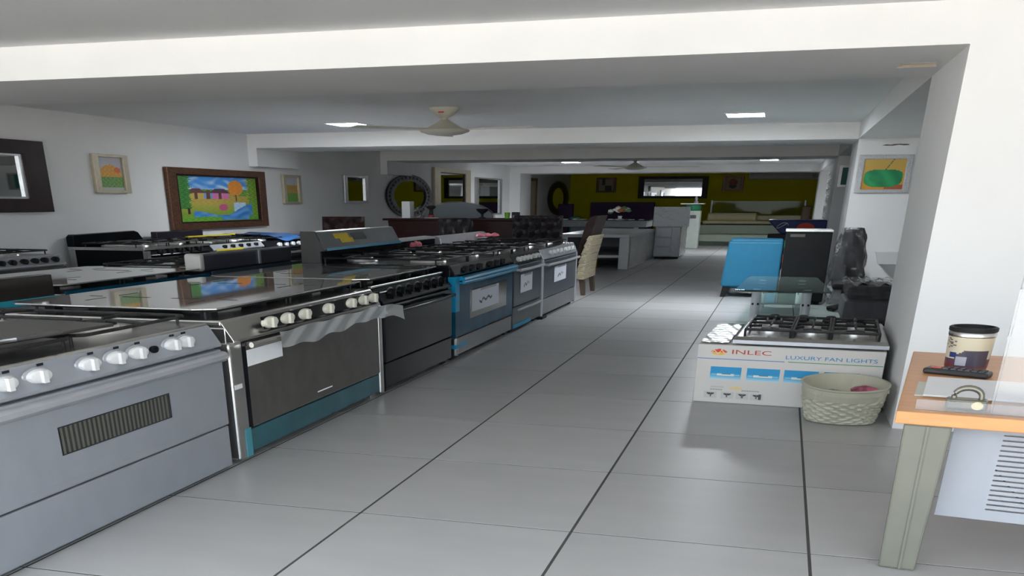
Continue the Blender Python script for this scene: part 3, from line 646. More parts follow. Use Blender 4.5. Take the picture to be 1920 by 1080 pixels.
def dining_chair(label, loc, rz, w=.62, seat_z=.36, top=.93, depth=.6, backm=LEATHER, group=None, cover=None):
    t = thing('dining_chair', label, 'chair', loc, rz, group)          # front to -y, back at +y
    MB().box(-w / 2, w / 2, -depth, 0, seat_z - .08, seat_z).build('seat', backm, t, bev=.03)
    bk = tufted(w, top - seat_z + .02, .07, 3, 2, .06); bk.v = [(x - w / 2, y + .02 + max(0, z) * .14, z) for x, y, z in bk.v]
    bk.build('backrest', backm, t, loc=(0, 0, seat_z - .02), smooth=True)
    src = None
    for sx in (-1, 1):
        for y, k in ((-depth + .06, -1), (.02, 1)):
            x = sx * (w / 2 - .05)
            MB().hexa([(x - .025, y - .025 + k * .03, 0), (x + .025, y - .025 + k * .03, 0), (x + .025, y + .025 + k * .03, 0), (x - .025, y + .025 + k * .03, 0)],
                      [(x - .035, y - .035, seat_z - .08), (x + .035, y - .035, seat_z - .08), (x + .035, y + .035, seat_z - .08), (x - .035, y + .035, seat_z - .08)]).build('leg', WOODL, t)
    return t
# chair at the end of the cooker row: seen from its side, cream cover on the outside of the back
ch = thing('dining_chair', 'dining chair with dark leather back and cream textured cover beside the last cooker', 'chair', (-2.5, 14.1, 0))
CREAMF = mat('cream_weave', (.5, .44, .31), .8, var=.35, scale=30, bump=.8, stretch=(1, 1, 4))
def backprof(z): return .17 * ((z - .3) / .66) ** 1.4 if z > .3 else 0
b = MB()
zs = [.22, .32, .42, .52, .62, .72, .8, .88, .94, .965]
for z0, z1 in zip(zs[:-1], zs[1:]):
    x0, x1 = backprof(z0), backprof(z1); th0 = .11 if z0 < .9 else .09; th1 = .11 if z1 < .9 else (.09 if z1 < .95 else .05)
    b.hexa([(x0 - th0, -.42, z0), (x0, -.42, z0), (x0, .42, z0), (x0 - th0, .42, z0)], [(x1 - th1, -.42, z1), (x1, -.42, z1), (x1, .42, z1), (x1 - th1, .42, z1)])
b.build('backrest', LEATHER, ch)
b = MB()
zs = [.2, .3, .4, .5, .6, .68, .73]
for q, (z0, z1) in enumerate(zip(zs[:-1], zs[1:])):
    x0, x1 = backprof(z0), backprof(z1); e0 = -.17 + q * .033; e1 = -.17 + (q + 1) * .033
    b.hexa([(x0 + e0 * .25 - .035, -.45, z0), (x0 + .045, -.45, z0), (x0 + .045, .43, z0), (x0 + e0 * .25, .43, z0)], [(x1 + e1 * .25 - .02, -.45, z1), (x1 + .045, -.45, z1), (x1 + .045, .43, z1), (x1 + e1 * .25, .43, z1)])
b.build('back_cover', CREAMF, ch, bev=.01)
MB().box(-.52, -.02, -.42, .42, .3, .38).build('seat', LEATHER, ch, bev=.02)
for y in (-.36, .38):
    MB().hexa([(0.0, y - .05, 0), (.05, y - .05, 0), (.05, y + .05, 0), (0, y + .05, 0)], [(-.05, y - .06, .3), (.03, y - .06, .3), (.03, y + .06, .3), (-.05, y + .06, .3)]).build('leg', WOODL, ch)
    MB().box(-.5, -.45, y - .04, y + .04, 0, .3).build('leg', WOODL, ch)
dining_chair('brown tufted leather dining chair alone by the painting wall', (-6.55, 15.1, 0), R(12), .66, .36, .92)
dining_chair('dark tufted dining chair between the two dark wooden sideboards', (-4.72, 15.0, 0), 0, .5, .36, .89, backm=LEATHB)
st = thing('tufted_settee', 'wide dark tufted settee back behind the light silver cooker', 'settee', (-3.7, 14.62, 0))
bk = tufted(.72, .62, .09, 4, 3, .09); bk.build('backrest', LEATHB, st, loc=(0, 0, .335), smooth=True)
MB().box(0, .72, .05, .7, .2, .36).build('seat', LEATHB, st, bev=.02)
for x in (.03, .63):
    for y in (.06, .62): MB().box(x, x + .06, y, y + .06, 0, .2).build('leg', WOODL, st)
def sideboard(label, x0, x1, y, h):
    t = thing('sideboard', label, 'sideboard', (x0, y, 0), group='dark wooden sideboards'); w = x1 - x0
    MB().hexa([(.2, .05, .04), (w - .08, .05, .04), (w - .08, .75, .04), (.2, .75, .04)], [(.08, .02, h - .03), (w - .02, .02, h - .03), (w - .02, .78, h - .03), (.08, .78, h - .03)]).build('body', WOODD, t, bev=.01)
    MB().box(0, w, 0, .8, h - .03, h).build('top', WOODD, t, bev=.008)
    MB().box(.2, w - .1, .1, .7, 0, .04).build('plinth', BLACKM, t)
    return t
sideboard('dark red wooden sideboard nearer the painting wall', -6.06, -4.9, 15.55, .893)
sideboard('dark red wooden sideboard nearer the aisle', -4.72, -3.93, 15.75, .893)
# things standing on and behind the sideboards
ZS = .893
wb = thing('headboard', 'curved grey headboard wrapped in clear plastic behind the sideboards', 'headboard', (-5.75, 16.75, 0))
pts = [(0, 0)] + [(.55 + .62 * -math.cos(a) , .86 + .26 * math.sin(a)) for a in [math.pi * k / 14 for k in range(15)]] + [(1.17, 0)]
pts[0] = (-.07, 0)
MB().prism(pts, 0, .08).build('panel', mat('grey_fabric', (.25, .28, .3), .7), wb, bev=.01)
MB().prism([(x * 1.03 - .015, z * 1.01) for x, z in pts], -.03, .11).build('plastic_film', WRAP, wb)
tag(MB().box(-5.86, -5.72, 15.9, 16.1, ZS, 1.13).build('white_box', WHITEP, bev=.005), 'upright white box on the sideboard below the oval mirror', 'box')
v1 = thing('candle_holder', 'black and red candle holder on a pale dish on the sideboard', 'candle holder', (-5.33, 15.8, ZS))
MB().lathe([(.12, 0), (.13, .008), (.1, .012)], 20).build('dish', WHITEP, v1); MB().lathe([(.05, .012), (.05, .05)], 14).build('red_base', mat('dark_red', (.2, .02, .02), .4), v1)
MB().lathe([(.05, .05), (.035, .06), (.03, .12), (.07, .145), (.075, .165), (.03, .18)], 18).build('stem', BLACKM, v1, smooth=True)
v2 = thing('goblet', 'black goblet on the sideboard nearer the aisle', 'goblet', (-4.55, 16.0, ZS))
MB().lathe([(.06, 0), (.06, .01), (.02, .02), (.02, .06), (.08, .1), (.1, .13), (.095, .135)], 18).build('cup', BLACKM, v2, smooth=True)
tag(MB().lathe([(.035, 0), (.045, .085), (.04, .085), (.03, .01)], 16, (-4.13, 15.95, ZS)).build('green_cup', mat('lime_green', (.15, .4, .03), .4), smooth=True), 'lime green cup on the sideboard end', 'cup')
tag(MB().box(-4.05, -3.95, 15.9, 16.05, ZS, ZS + .09).build('black_tin', BLACKM, bev=.008), 'small black tin beside the lime green cup', 'tin')
pk = thing('ribbon_bow', 'pink ribbon bow on the black cooktop before the settee', 'ribbon', (-3.4, 12.2, .752))
for q in (-.1, 0, .1): MB().lathe([(.005, -.0), (.06, .012), (.05, .03), (.01, .045)], 10, (q * .6, q, 0), 'z', 1, 1.3).build('loop', mat('pink_ribbon', (.75, .2, .26), .5), pk, smooth=True)

# white table wrapped in film
WT = mat('white_lacquer', (.6, .61, .62), .25, var=.03)
wt = thing('side_table', 'white open-fronted table with slab sides past the dining chair', 'table', (-4.0, 19.3, 0))
MB().box(0, 1.33, 0, 4.0, .53, .585).build('table_top', WT, wt, bev=.006)
for x in (0, 1.15): MB().box(x, x + .18, 0, 4.0, 0, .53).build('side_panel', WT, wt, bev=.006)
MB().box(.18, 1.15, .1, 3.9, .19, .23).build('shelf', WT, wt); MB().box(.18, 1.15, 3.8, 3.9, .23, .53).build('back_panel', WT, wt)
film_b = MB().grid(lambda u, v: (1.338 + .003 * math.sin(u * 31 + v * 9) * math.sin(v * 13 + u * 17), .15 + 3.8 * u, .02 + .52 * v), 40, 12); film_b.build('plastic_film', WRAPW, wt, smooth=True, keep=True)
tag(MB().box(-3.42, -3.3, 19.6, 19.75, 0, .12).build('amber_box', mat('amber', (.5, .26, .02), .4), bev=.005), 'small amber box under the white table', 'box')
gt = thing('dining_table', 'grey dining table with glass top behind the white table', 'table', (-5.0, 23.9, 0))
MB().box(-.05, 2.12, -.05, 1.3, .735, .75).build('glass_top', CLEAR, gt); MB().box(0, 2.05, .02, 1.2, .60, .73).build('apron', mat('grey_lacquer', (.42, .43, .45), .3), gt, bev=.01); MB().box(.3, 1.75, .2, 1.0, 0, .6).build('pedestal', mat('grey_lacquer2', (.3, .33, .38), .35), gt, bev=.01)
b = MB()
for k in range(9): b.box(.1 + k * .22, .2 + k * .22, .1, .3, .75, .757)
b.build('ornament_strip', SILVERL, gt)
cb = thing('cabinet', 'silver grey cabinet wrapped in film under the marble slab', 'cabinet', (-2.64, 23.1, 0))
MB().box(0, .54, 0, 1.6, .04, .63).build('body', mat('silver_lacquer', (.55, .56, .58), .35, .1), cb, bev=.01)
for z in (.06, .25, .44): MB().box(.03, .36, -.012, 0, z, z + .17).build('drawer', mat('silver_lacquer3', (.58, .59, .62), .35, .1), cb, bev=.006)
for x in (.02, .36): MB().box(x, x + .16, .02, .2, 0, .04).build('foot', BLACKM, cb)
MB().grid(lambda u, v: (.546 + .003 * math.sin(u * 40) * math.sin(v * 21), .05 + 1.5 * u, .05 + .56 * v), 30, 14).build('plastic_film', WRAPW, cb, smooth=True, keep=True)
def marble(u, v): return lerp((240, 241, 238), (205, 207, 207), 1 if abs(math.sin((u * 1.2 + v * 2.2) * 4 + 1.5 * sn(u, v, 1))) < .09 else .15 * sn(u, v, 2))
mb_ = thing('marble_slab', 'upright white marble slab on top of the silver grey cabinet', 'slab', (-2.74, 23.4, .63))
MB().box(0, .78, 0, .06, 0, .39).build('slab', CREAMW, mb_, bev=.004); panel('marble_face', (.004, -.0008, .004), (.772, 0, 0), (0, 0, .382), 60, 30, marble, mb_, .3)
wd = thing('water_dispenser', 'white water dispenser with green bottle near the platform', 'dispenser', (-2.3, 28.2, 0))
MB().box(-.22, .2, 0, .4, 0, .9).build('body', mat('dispenser_white', (.5, .55, .5), .4), wd, bev=.02); MB().lathe([(.17, .9), (.2, .93), (.2, 1.03), (.17, 1.05)], 20, (0, .2, 0)).build('bottle', mat('bottle_green', (.02, .2, .09), .2), wd, smooth=True)
MB().box(-.33, .28, .0, .4, 1.05, 1.075).build('tray', WHITEP, wd, bev=.005); MB().box(-.12, .1, -.012, 0, .72, .8).build('tap_panel', STEELD, wd)
MB().lathe([(.05, 1.075), (.06, 1.1), (.03, 1.14), (.04, 1.2), (.01, 1.24)], 12, (.05, .2, 0)).build('ornament', SILVERL, wd, smooth=True)

# far end: platform, sofas, chairs
PL = mat('platform_tile', (.36, .42, .33), .45, var=.03, spec=.3)
pf = struct(MB().box(-2.6, XR, 30.0, 38.3, .12, .285).build('floor_platform', PL), 'low tiled platform at the end of the aisle')
MB().box(-2.5, XR, 30.25, 38.3, 0, .12).build('plinth', PL, pf); MB().box(-2.6, XR, 31.5, 38.3, .285, .5).build('upper_step', PL, pf)
so = thing('sofa', 'long cream sofa with bolster on the platform', 'sofa', (-2.3, 32.0, .5))
CRM = mat('cream_leather', (.62, .55, .34), .45, var=.05)
MB().box(0, 2.9, 0, 1.3, .02, .1).build('seat', CRM, so, bev=.03); MB().lathe([(.05, 0), (.12, .03), (.12, 1.4), (.05, 1.45)], 18, (.1, .45, .19), 'x').build('bolster', CRM, so, smooth=True); MB().box(.1, 2.8, .1, 1.2, 0, .02).build('base', BLACKM, so)
MB().box(1.4, 2.9, .9, 1.3, .1, .24).build('backrest', CRM, so, bev=.03)
gp = thing('glass_screen', 'clear glass screen standing in front of the yellow wall', 'screen', (-2.25, 34.3, .5))
MB().box(0, 2.85, 0, .015, 0, .62).build('pane', film('tinted_glass', (.5, .55, .4), .03, .03, 1.18), gp); MB().box(0, .04, -.02, .04, 0, .64).box(2.81, 2.85, -.02, .04, 0, .64).build('post', SILVERL, gp)
PUR = mat('purple_velvet', (.03, .008, .045), .7, var=.2)
ps = thing('sofa', 'long dark purple sofa against the yellow wall', 'sofa', (-6.05, 33.6, 0))
MB().box(0, 2.05, .5, .75, .1, 1.085).build('backrest', PUR, ps, bev=.02); MB().box(0, 2.05, -.35, .5, .1, .45).build('seat', PUR, ps, bev=.03); MB().box(.05, 2.0, -.3, .7, 0, .1).build('base', BLACKM, ps)
pc = thing('armchair', 'purple armchair beside the oval dark framed mirror', 'armchair', (-6.98, 33.0, 0))
MB().box(0, .5, .4, .55, .08, 1.04).build('backrest', PUR, pc, bev=.03); MB().box(0, .5, -.2, .4, .08, .45).build('seat', PUR, pc, bev=.03); MB().box(.03, .47, -.15, .5, 0, .08).build('base', BLACKM, pc)
fv = thing('flower_arrangement', 'white and orange flowers in a vase before the purple sofa', 'flowers', (-4.55, 30.6, 0))
MB().box(-.3, .5, -.15, .45, 0, .62).build('stand', mat('grey_lacquer2', (.3, .33, .38), .35), fv, bev=.01)
MB().lathe([(.06, .62), (.08, .64), (.05, .7), (.07, .74)], 14).build('vase', WHITEP, fv, smooth=True)
for k in range(16):
    a, r_ = k * 2.4, .08 + .22 * ((k * 7) % 16) / 16
    MB().lathe([(.01, -.04), (.08, -.02), (.085, .02), (.02, .05)], 8, (r_ * math.cos(a) * 1.1, r_ * math.sin(a) * .6, .82 + .14 * (1 - r_ / .3) + .02 * (k % 3))).build('flower', [WHITEP, mat('leaf_green', (.1, .2, .09), .6), mat('flower_orange', (.4, .13, .04), .6), WHITEP][k % 4], fv, smooth=True)
tag(MB().box(-6.3, -5.95, 31.9, 32.2, 0, .7).build('green_stool', mat('stool_green', (.02, .14, .09), .6), bev=.06, seg=3), 'dark green upholstered stool beside the purple sofa', 'stool')
ba = thing('armchair', 'brown armchair at the pier end of the platform', 'armchair', (.3, 30.6, .285))
BRN = mat('brown_fabric', (.13, .08, .05), .7)
MB().box(.16, .42, .3, .9, .05, .72).build('backrest', BRN, ba, bev=.05, seg=3); MB().box(-.2, .3, .2, .88, .05, .25).build('seat', BRN, ba, bev=.03); MB().box(-.15, .38, .24, .86, 0, .05).build('base', BLACKM, ba)
# ================================================================ RIGHT SIDE OF THE AISLE
NAVY = mat('navy_vinyl', (.012, .025, .14), .4, var=.2)
nb = thing('navy_bench', 'navy blue padded bench with red patch behind the black fridge', 'bench', (-.22, 19.9, 0))
MB().hexa([(.2, 0, .6), (.98, 0, .6), (.98, .7, .6), (.2, .7, .6)], [(-.05, -.02, .83), (.98, -.02, .83), (.98, .72, .83), (-.05, .72, .83)]).build('padding', NAVY, nb, bev=.02)
MB().box(-.02, .96, .05, .65, 0, .6).build('frame', mat('bench_black', (.03, .025, .03), .6), nb, bev=.01)
MB().lathe([(.01, 0), (.16, .004), (.15, .012)], 16, (.62, -.022, .69), 'y', .6, 1).build('red_patch', mat('red_print', (.6, .05, .03), .6), nb)
MB().tube([(.22 + .1 * math.cos(a), -.02, .74 + .045 * math.sin(a * 1.3)) for a in [k * .4 for k in range(15)]], .006, 6).build('white_swirl', WHITEP, nb)

BLUE = mat('blue_fabric', (.012, .16, .29), .6, var=.06, scale=10)
bc = thing('armchair', 'blue armchair on short black legs seen from behind', 'armchair', (-.66, 14.0, 0))
MB().hexa([(-.03, 0, .13), (.70, 0, .13), (.70, .12, .13), (-.03, .12, .13)], [(.02, .03, .67), (.70, .03, .67), (.70, .15, .67), (.02, .15, .67)]).build('outer_back', BLUE, bc, bev=.02)
MB().box(.03, .70, .5, 1.3, .1, .36).build('seat', BLUE, bc, bev=.03)
MB().box(.03, .70, .16, .5, .1, .70).build('inner_back', BLUE, bc, bev=.03)
MB().hexa([(.03, .75, .3), (.16, .75, .3), (.16, 1.5, .3), (.03, 1.5, .3)], [(.03, .7, .62), (.16, .7, .62), (.16, 1.45, .62), (.03, 1.45, .62)]).build('armrest', BLUE, bc, bev=.03)
MB().hexa([(.57, .75, .3), (.70, .75, .3), (.70, 1.5, .3), (.57, 1.5, .3)], [(.57, .7, .62), (.70, .7, .62), (.70, 1.45, .62), (.57, 1.45, .62)]).build('armrest', BLUE, bc, bev=.03)
for x in (0, .6):
    for y in (.02, 1.15): MB().hexa([(x - .02, y, 0), (x + .04, y, 0), (x + .04, y + .08, 0), (x - .02, y + .08, 0)], [(x + .0, y, .14), (x + .1, y, .14), (x + .1, y + .1, .14), (x, y + .1, .14)]).build('leg', BLACKM, bc)

FRB = mat('fridge_black', (.013, .013, .014), .5, var=.1, spec=.15)
fg = thing('mini_fridge', 'black mini fridge with pale top beside the blue armchair', 'fridge', (.055, 13.2, 0))
MB().box(0, .53, .06, .72, .03, .81).build('body', FRB, fg, bev=.01)
MB().box(0, .53, 0, .055, .04, .81).build('door', FRB, fg, bev=.01)
MB().box(-.01, .54, -.01, .73, .81, .83).build('top', CREAMW, fg, bev=.006)
MB().box(.05, .22, -.003, 0, .755, .785).build('name_plate', mat('plate_grey', (.1, .09, .08), .4, .5), fg)
for x in (.03, .44): MB().box(x, x + .06, .1, .16, 0, .03).build('foot', BLACKM, fg)
for k, c in enumerate(((.02, .3, .1), (.5, .06, .03), (.6, .6, .6))):
    MB().box(-.004, 0, .2, .5, .62 - k * .16, .70 - k * .16).build('side_sticker', mat('sticker_%d' % k, c, .5), fg)

# black chair in clear wrap, standing in the bay
wc = thing('office_chair', 'black high-backed chair wrapped in clear plastic beside the fridge', 'chair', (.78, 12.7, 0))
def cback(u, v):
    a = (u - .5) * 2; z = .3 + .53 * v
    w = .15 * (1 - .55 * max(0, v - .75) ** 1.2 * 4 * .6)
    return (a * w, .1 - .06 * (1 - a * a) + .1 * v, z + .02 * (1 - a * a))
MB().grid(cback, 12, 16).build('backrest', LEATHB, wc, smooth=True, keep=True, solid=.06)
MB().box(-.15, .15, -.4, .1, .24, .31).build('seat', LEATHB, wc, bev=.03)
MB().lathe([(.03, .05), (.03, .24)], 12, (0, -.1, 0)).build('stem', BLACKM, wc)
for k in range(5):
    a = R(72 * k + 18); MB().tube([(0, -.1, .06), (.16 * math.cos(a), -.1 + .2 * math.sin(a), .02)], .02, 8).build('base_leg', BLACKM, wc)
def cwrap(u, v):
    a = 2 * math.pi * u; r1 = .19 - .09 * v ** 4; k = .015 * math.sin(9 * a + 11 * v) + .012 * math.sin(23 * v + 3 * a)
    return ((r1 + k) * math.cos(a), -.05 + .05 * v + (.3 - .12 * v + k) * math.sin(a), .04 + .83 * v)
MB().grid(cwrap, 32, 24).build('plastic_film', WRAP, wc, smooth=True, keep=True)
ws = thing('wrapped_seat', 'low black padded seat bundled in clear plastic in the bay', 'seat', (.7, 10.9, 0))
MB().box(0, .5, 0, .9, .05, .25).build('base', mat('seat_charcoal', (.06, .06, .065), .5), ws, bev=.02)
MB().box(.01, .49, .02, .88, .26, .38).build('cushion', LEATHB, ws, bev=.04)
def swrap(u, v):
    x = -.02 + .54 * u; y = -.04 + 1.0 * v
    return (x, y, .405 + .018 * math.sin(x * 31 + y * 9) * math.sin(y * 17) + .01 * math.sin(x * 60))
MB().grid(swrap, 24, 24).build('plastic_film', WRAP, ws, smooth=True, keep=True)
MB().grid(lambda u, v: (-.02 + .54 * u, -.045 + .015 * math.sin(u * 27 + v * 6), .1 + .31 * v + .01 * math.sin(u * 14)), 24, 10).build('plastic_film', WRAP, ws, smooth=True, keep=True)
for x in (.03, .41):
    for y in (.05, .79): MB().box(x, x + .06, y, y + .06, 0, .05).build('foot', BLACKM, ws)
sh = thing('wall_box', 'small white open box fixed low on the white pier', 'box', (1.16, 14.148, .43))
MB().hexa([(.06, -.2, 0), (.32, -.2, 0), (.32, 0, 0), (.06, 0, 0)], [(0, -.2, .14), (.32, -.2, .14), (.32, 0, .14), (0, 0, .14)]).build('shell', WHITEP, sh, bev=.004)

# glass coffee table
ct = thing('coffee_table', 'glass coffee table with round white legs and lower glass shelf', 'coffee table', (-.39, 11.05, 0))
MB().prism([(0, 0), (.96, 0), (.88, 2.1), (.08, 2.1)], .300, .318, 'z').build('glass_top', film('table_glass', (.55, .72, .66), .14, .03, 1.5), ct, bev=.004)
MB().prism([(.2, .36), (.76, .36), (.72, 1.7), (.24, 1.7)], .15, .163, 'z').build('glass_shelf', film('shelf_glass', (.6, .72, .68), .55, .1, 1.5), ct)
for x, y in ((.22, .35), (.735, .35), (.25, 1.7), (.7, 1.7)):
    l = MB().lathe([(.05, 0), (.05, .298), (.045, .3)], 18, (x, y, 0)).build('leg', mat('white_tube', (.75, .77, .8), .3), ct, smooth=True)
    for dx in (-.055, .055): MB().lathe([(.012, 0), (.012, .008)], 10, (x + dx * .5, y - .056, .157), 'y').build('bolt', BLACKM, l)

# carton with the four-burner hob on it
cx = thing('carton', 'white printed carton for fan lights under the steel hob', 'carton', (-.407, 6.405, 0), R(-3))
CW, CD, CH = 1.1, 1.1, .35
CART = mat('white_carton', (.66, .64, .6), .6, var=.04, scale=4)
MB().box(0, CW, 0, CD, 0, CH).build('box', CART, cx, bev=.006)
def carton(u, v):
    c = (214, 210, 204)
    if abs(v - .765) < .008 and u < .48: c = (70, 120, 190)
    if abs(v - .765) < .006 and u > .5: c = (70, 150, 100)
    for k, (a, b_) in enumerate(((.08, .255), (.285, .465), (.49, .675), (.70, .885))):
        if a < u < b_ and .4 < v < .63:
            q = (u - a) / (b_ - a); w = (v - .4) / .23
            c = lerp((206, 226, 234), (20, 150, 206), w * 1.8)
            if abs(w - .42) < .07 and abs(q - .5) < .28: c = (226, 228, 226)
            if abs(w - .47) < .03 and abs(q - .52) < .14: c = (90, 110, 110)
            if abs(w - .42) < .03 and abs(q - .5) < .46: c = lerp(c, (226, 236, 238), .6)
    if (u - .118) ** 2 / .0019 + (v - .885) ** 2 / .0026 < 1:
        c = (226, 70, 40) if v > .88 else (240, 190, 70)
        if abs((v - .885) - .03 * math.sin((u - .08) * 150)) < .012: c = (240, 200, 170)
    if (u - .235) ** 2 / .0015 + (v - .262) ** 2 / .0009 < 1: c = (232, 204, 150)
    if abs(v - .275) < .012 and .09 < u < .17 and (u * 130) % 1 < .7: c = (176, 174, 172)
    if abs(v - .225) < .012 and (.09 < u < .16 or .27 < u < .37) and (u * 130) % 1 < .7: c = (130, 130, 130)
    for a in (.095, .19, .275, .355):
        q, w = u - a, v - .13
        if abs(q) < .036 and abs(w) < .055:
            c = (200, 198, 194)
            if abs(w - .02) < .018 and abs(q) < .022 - max(0, .02 - w) * .6: c = (60, 60, 60)
            if abs(q) < .004 and abs(w) < .04: c = (90, 90, 90)
            if a > .3 and abs(q - .018) < .006 and abs(w) < .045: c = (60, 60, 60)
    return c
panel('printed_front', (.004, -.0012, .004), (CW - .008, 0, 0), (0, 0, CH - .008), 260, 84, carton, cx, .5)
text('brand_text', 'INLEC', (.205, -.002, CH * .855), (R(90), 0, 0), .036, mat('ink_red', (.55, .05, .03), .5), cx, 2.5)
text('caption_text', 'LUXURY FAN LIGHTS', (.53, -.002, CH * .81), (R(90), 0, 0), .03, mat('ink_blue', (.05, .28, .55), .5), cx, 1.85)
MB().grid(lambda u, v: (.01 + .17 * u, .03 + 1.0 * v, CH + .010 + .002 * math.sin(u * 14 + v * 22) + .002 * math.sin(v * 51)), 16, 30).build('loose_film', WRAPW, cx, smooth=True, keep=True)
MB().box(.06, .18, 1.03, 1.09, CH + .001, CH + .014).build('green_tape', mat('tape_green', (.03, .25, .14), .5), cx); MB().box(1.085, 1.1, 1.03, 1.09, CH + .001, CH + .004).build('green_tape', MATS['tape_green'], cx)
hb = thing('gas_hob', 'steel gas hob with black grates resting on the white carton', 'hob', (-.2, 6.39, CH + .001), R(-3))
HW, HD = .9, 1.06
MB().box(.05, HW - .05, .08, HD - .08, 0, .03).build('underside', STEELD, hb)
MB().hexa([(0, 0, .03), (HW, 0, .03), (HW, HD, .03), (0, HD, .03)], [(.02, .025, .05), (HW - .02, .025, .05), (HW - .02, HD - .025, .05), (.02, HD - .025, .05)]).build('tray', STEEL, hb, bev=.004)
MB().box(.0, HW, -.006, .0, .012, .032).build('front_lip', SILVERL, hb)
def hgrate(x0, x1):
    b = MB(); z = .085; r = .009; y0, y1 = .1, HD - .16
    b.tube([(x0, y0, z), (x1, y0, z), (x1, y1, z), (x0, y1, z)], r, 6, True)
    for x in (x0, x1):
        for y in (y0, (y0 + y1) / 2, y1): b.tube([(x, y, .05), (x, y, z)], r, 6)
    ym = (y0 + y1) / 2; b.tube([(x0, ym, z), (x1, ym, z)], r, 6)
    for cy in ((y0 + ym) / 2, (ym + y1) / 2):
        cx_ = (x0 + x1) / 2
        b.tube([(x0, cy, z), (cx_ - .05, cy, z + .004)], r, 6); b.tube([(x1, cy, z), (cx_ + .05, cy, z + .004)], r, 6)
        b.tube([(cx_, cy - .2, z), (cx_, cy - .06, z + .004)], r, 6); b.tube([(cx_, cy + .2, z), (cx_, cy + .06, z + .004)], r, 6)
    return b
for x0, x1 in ((.06, .33), (.345, .555), (.57, .84)): hgrate(x0, x1).build('grate', IRON, hb)
for x in (.195, .45, .705):
    for y in (.32, .75):
        bu = MB().lathe([(.085, .05), (.085, .062), (.06, .066)], 18, (x, y, 0)).build('burner', ALU, hb, smooth=True); MB().lathe([(.06, .066), (.055, .074)], 18, (x, y, 0)).build('burner_cap', BLACKM, bu)
for x in (.18, .37, .55, .74): MB().lathe([(.042, .05), (.04, .075), (.03, .09), (.02, .093)], 14, (x, HD - .08, 0)).build('knob', BLACKM, hb, smooth=True)

# plastic basket and what lies in it
BKT = mat('basket_plastic', (.58, .56, .44), .45, var=.03)
bk = thing('plastic_basket', 'cream oval plastic basket with woven sides before the carton', 'basket', (.465, 6.02, 0), R(-3))
NB, RB = 64, 14
b = MB()
prof = [(.80, .004, 0)] + [(.81 + .14 * (k / RB), .02 + .125 * k / RB, 1) for k in range(RB + 1)] + [(.97, .155, 0), (1.0, .195, 0), (1.0, .225, 0), (1.04, .232, 0), (1.04, .24, 0), (.98, .24, 0), (.96, .2, 0), (.78, .012, 0)]
vs = []
for i, (r_, z, w) in enumerate(prof):
    for k in range(NB):
        a = 2 * math.pi * k / NB; d = (.035 if (k // 2 + i // 2) % 2 else -.02) * w
        vs.append(((r_ + d) * .235 * math.cos(a), (r_ + d) * (.15 + .7 * z) * math.sin(a), z * .92))
fs = [(i * NB + k, i * NB + (k + 1) % NB, (i + 1) * NB + (k + 1) % NB, (i + 1) * NB + k) for i in range(len(prof) - 1) for k in range(NB)]
fs.append(tuple(range(NB - 1, -1, -1))); m_ = (len(prof) - 1) * NB; fs.append(tuple(range(m_, m_ + NB)))
b.add(vs, fs); b.build('tub', BKT, bk)
MB().box(.222, .24, -.05, .05, .175, .2).build('grip', BKT, bk, bev=.006)
def lump(name, label, cat, loc, r, m, sx=1, sy=1, sz=1):
    b = MB(); n = 12
    pr = [(r * math.sin(math.pi * (i + .15) / 8.3), -r * math.cos(math.pi * (i + .15) / 8.3) * sz) for i in range(9)]
    b.lathe(pr, n, (0, 0, 0), 'z', sx, sy); b.v = [(x * (1 + .18 * math.sin(i * 2.3)), y * (1 + .18 * math.cos(i * 1.7)), z * (1 + .12 * math.sin(i * 3.1))) for i, (x, y, z) in enumerate(b.v)]
    o = b.build(name, m, smooth=True, loc=loc); tag(o, label, cat); return o
lump('wrapper', 'crumpled pink and red wrapper in the cream basket', 'wrapper', (.585, 6.08, .165), .065, mat('wrapper_pink', (.5, .12, .2), .4, var=.7, scale=25), 1.2, 1, .45)
lump('wrapper', 'crumpled amber wrapper under the pink one in the basket', 'wrapper', (.53, 5.94, .14), .05, mat('wrapper_amber', (.5, .3, .1), .4, var=.5, scale=20), 1.1, 1, .45)
lump('paper_ball', 'crumpled black and white paper in the cream basket', 'paper', (.41, 6.06, .15), .05, mat('newsprint', (.35, .35, .33), .6, var=.8, scale=30), 1.3, 1, .4)
lump('paper_ball', 'grey crumpled bag at the end of the cream basket', 'paper', (.345, 6.0, .13), .04, mat('bag_grey', (.2, .2, .19), .5, var=.5, scale=20), 1, 1.1, .5)

# ================================================================ DESK AT THE RIGHT
ORW = mat('orange_wood', (.66, .31, .12), .4, var=.08, scale=5, stretch=(1, 6, 6))
SAGE = mat('sage_metal', (.19, .187, .15), .45, .2, var=.05)
dk = thing('desk', 'desk with orange wood top, grey metal leg and slotted white panel', 'desk', (.435, 3.42, 0), R(-8))
DW, DD, ZT = 1.4, 1.5, .54
MB().box(0, DW, 0, DD, ZT - .04, ZT).build('desk_top', ORW, dk, bev=.004)
def leg(x, y): return MB().hexa([(x + .012, y + .01, 0), (x + .13, y + .01, 0), (x + .13, y + .11, 0), (x + .012, y + .11, 0)], [(x, y, ZT - .04), (x + .145, y, ZT - .04), (x + .145, y + .13, ZT - .04), (x, y + .13, ZT - .04)])
for x, y in ((.03, .02), (.03, DD - .2), (DW - .18, .02), (DW - .18, DD - .2)):
    l = leg(x, y).build('leg', SAGE, dk, bev=.008)
    MB().hexa([(x + .076, y + .004, .004), (x + .084, y + .004, .004), (x + .084, y + .03, .004), (x + .076, y + .03, .004)], [(x + .07, y - .005, ZT - .045), (x + .078, y - .005, ZT - .045), (x + .078, y + .03, ZT - .045), (x + .07, y + .03, ZT - .045)]).build('leg_seam', SAGE, l)
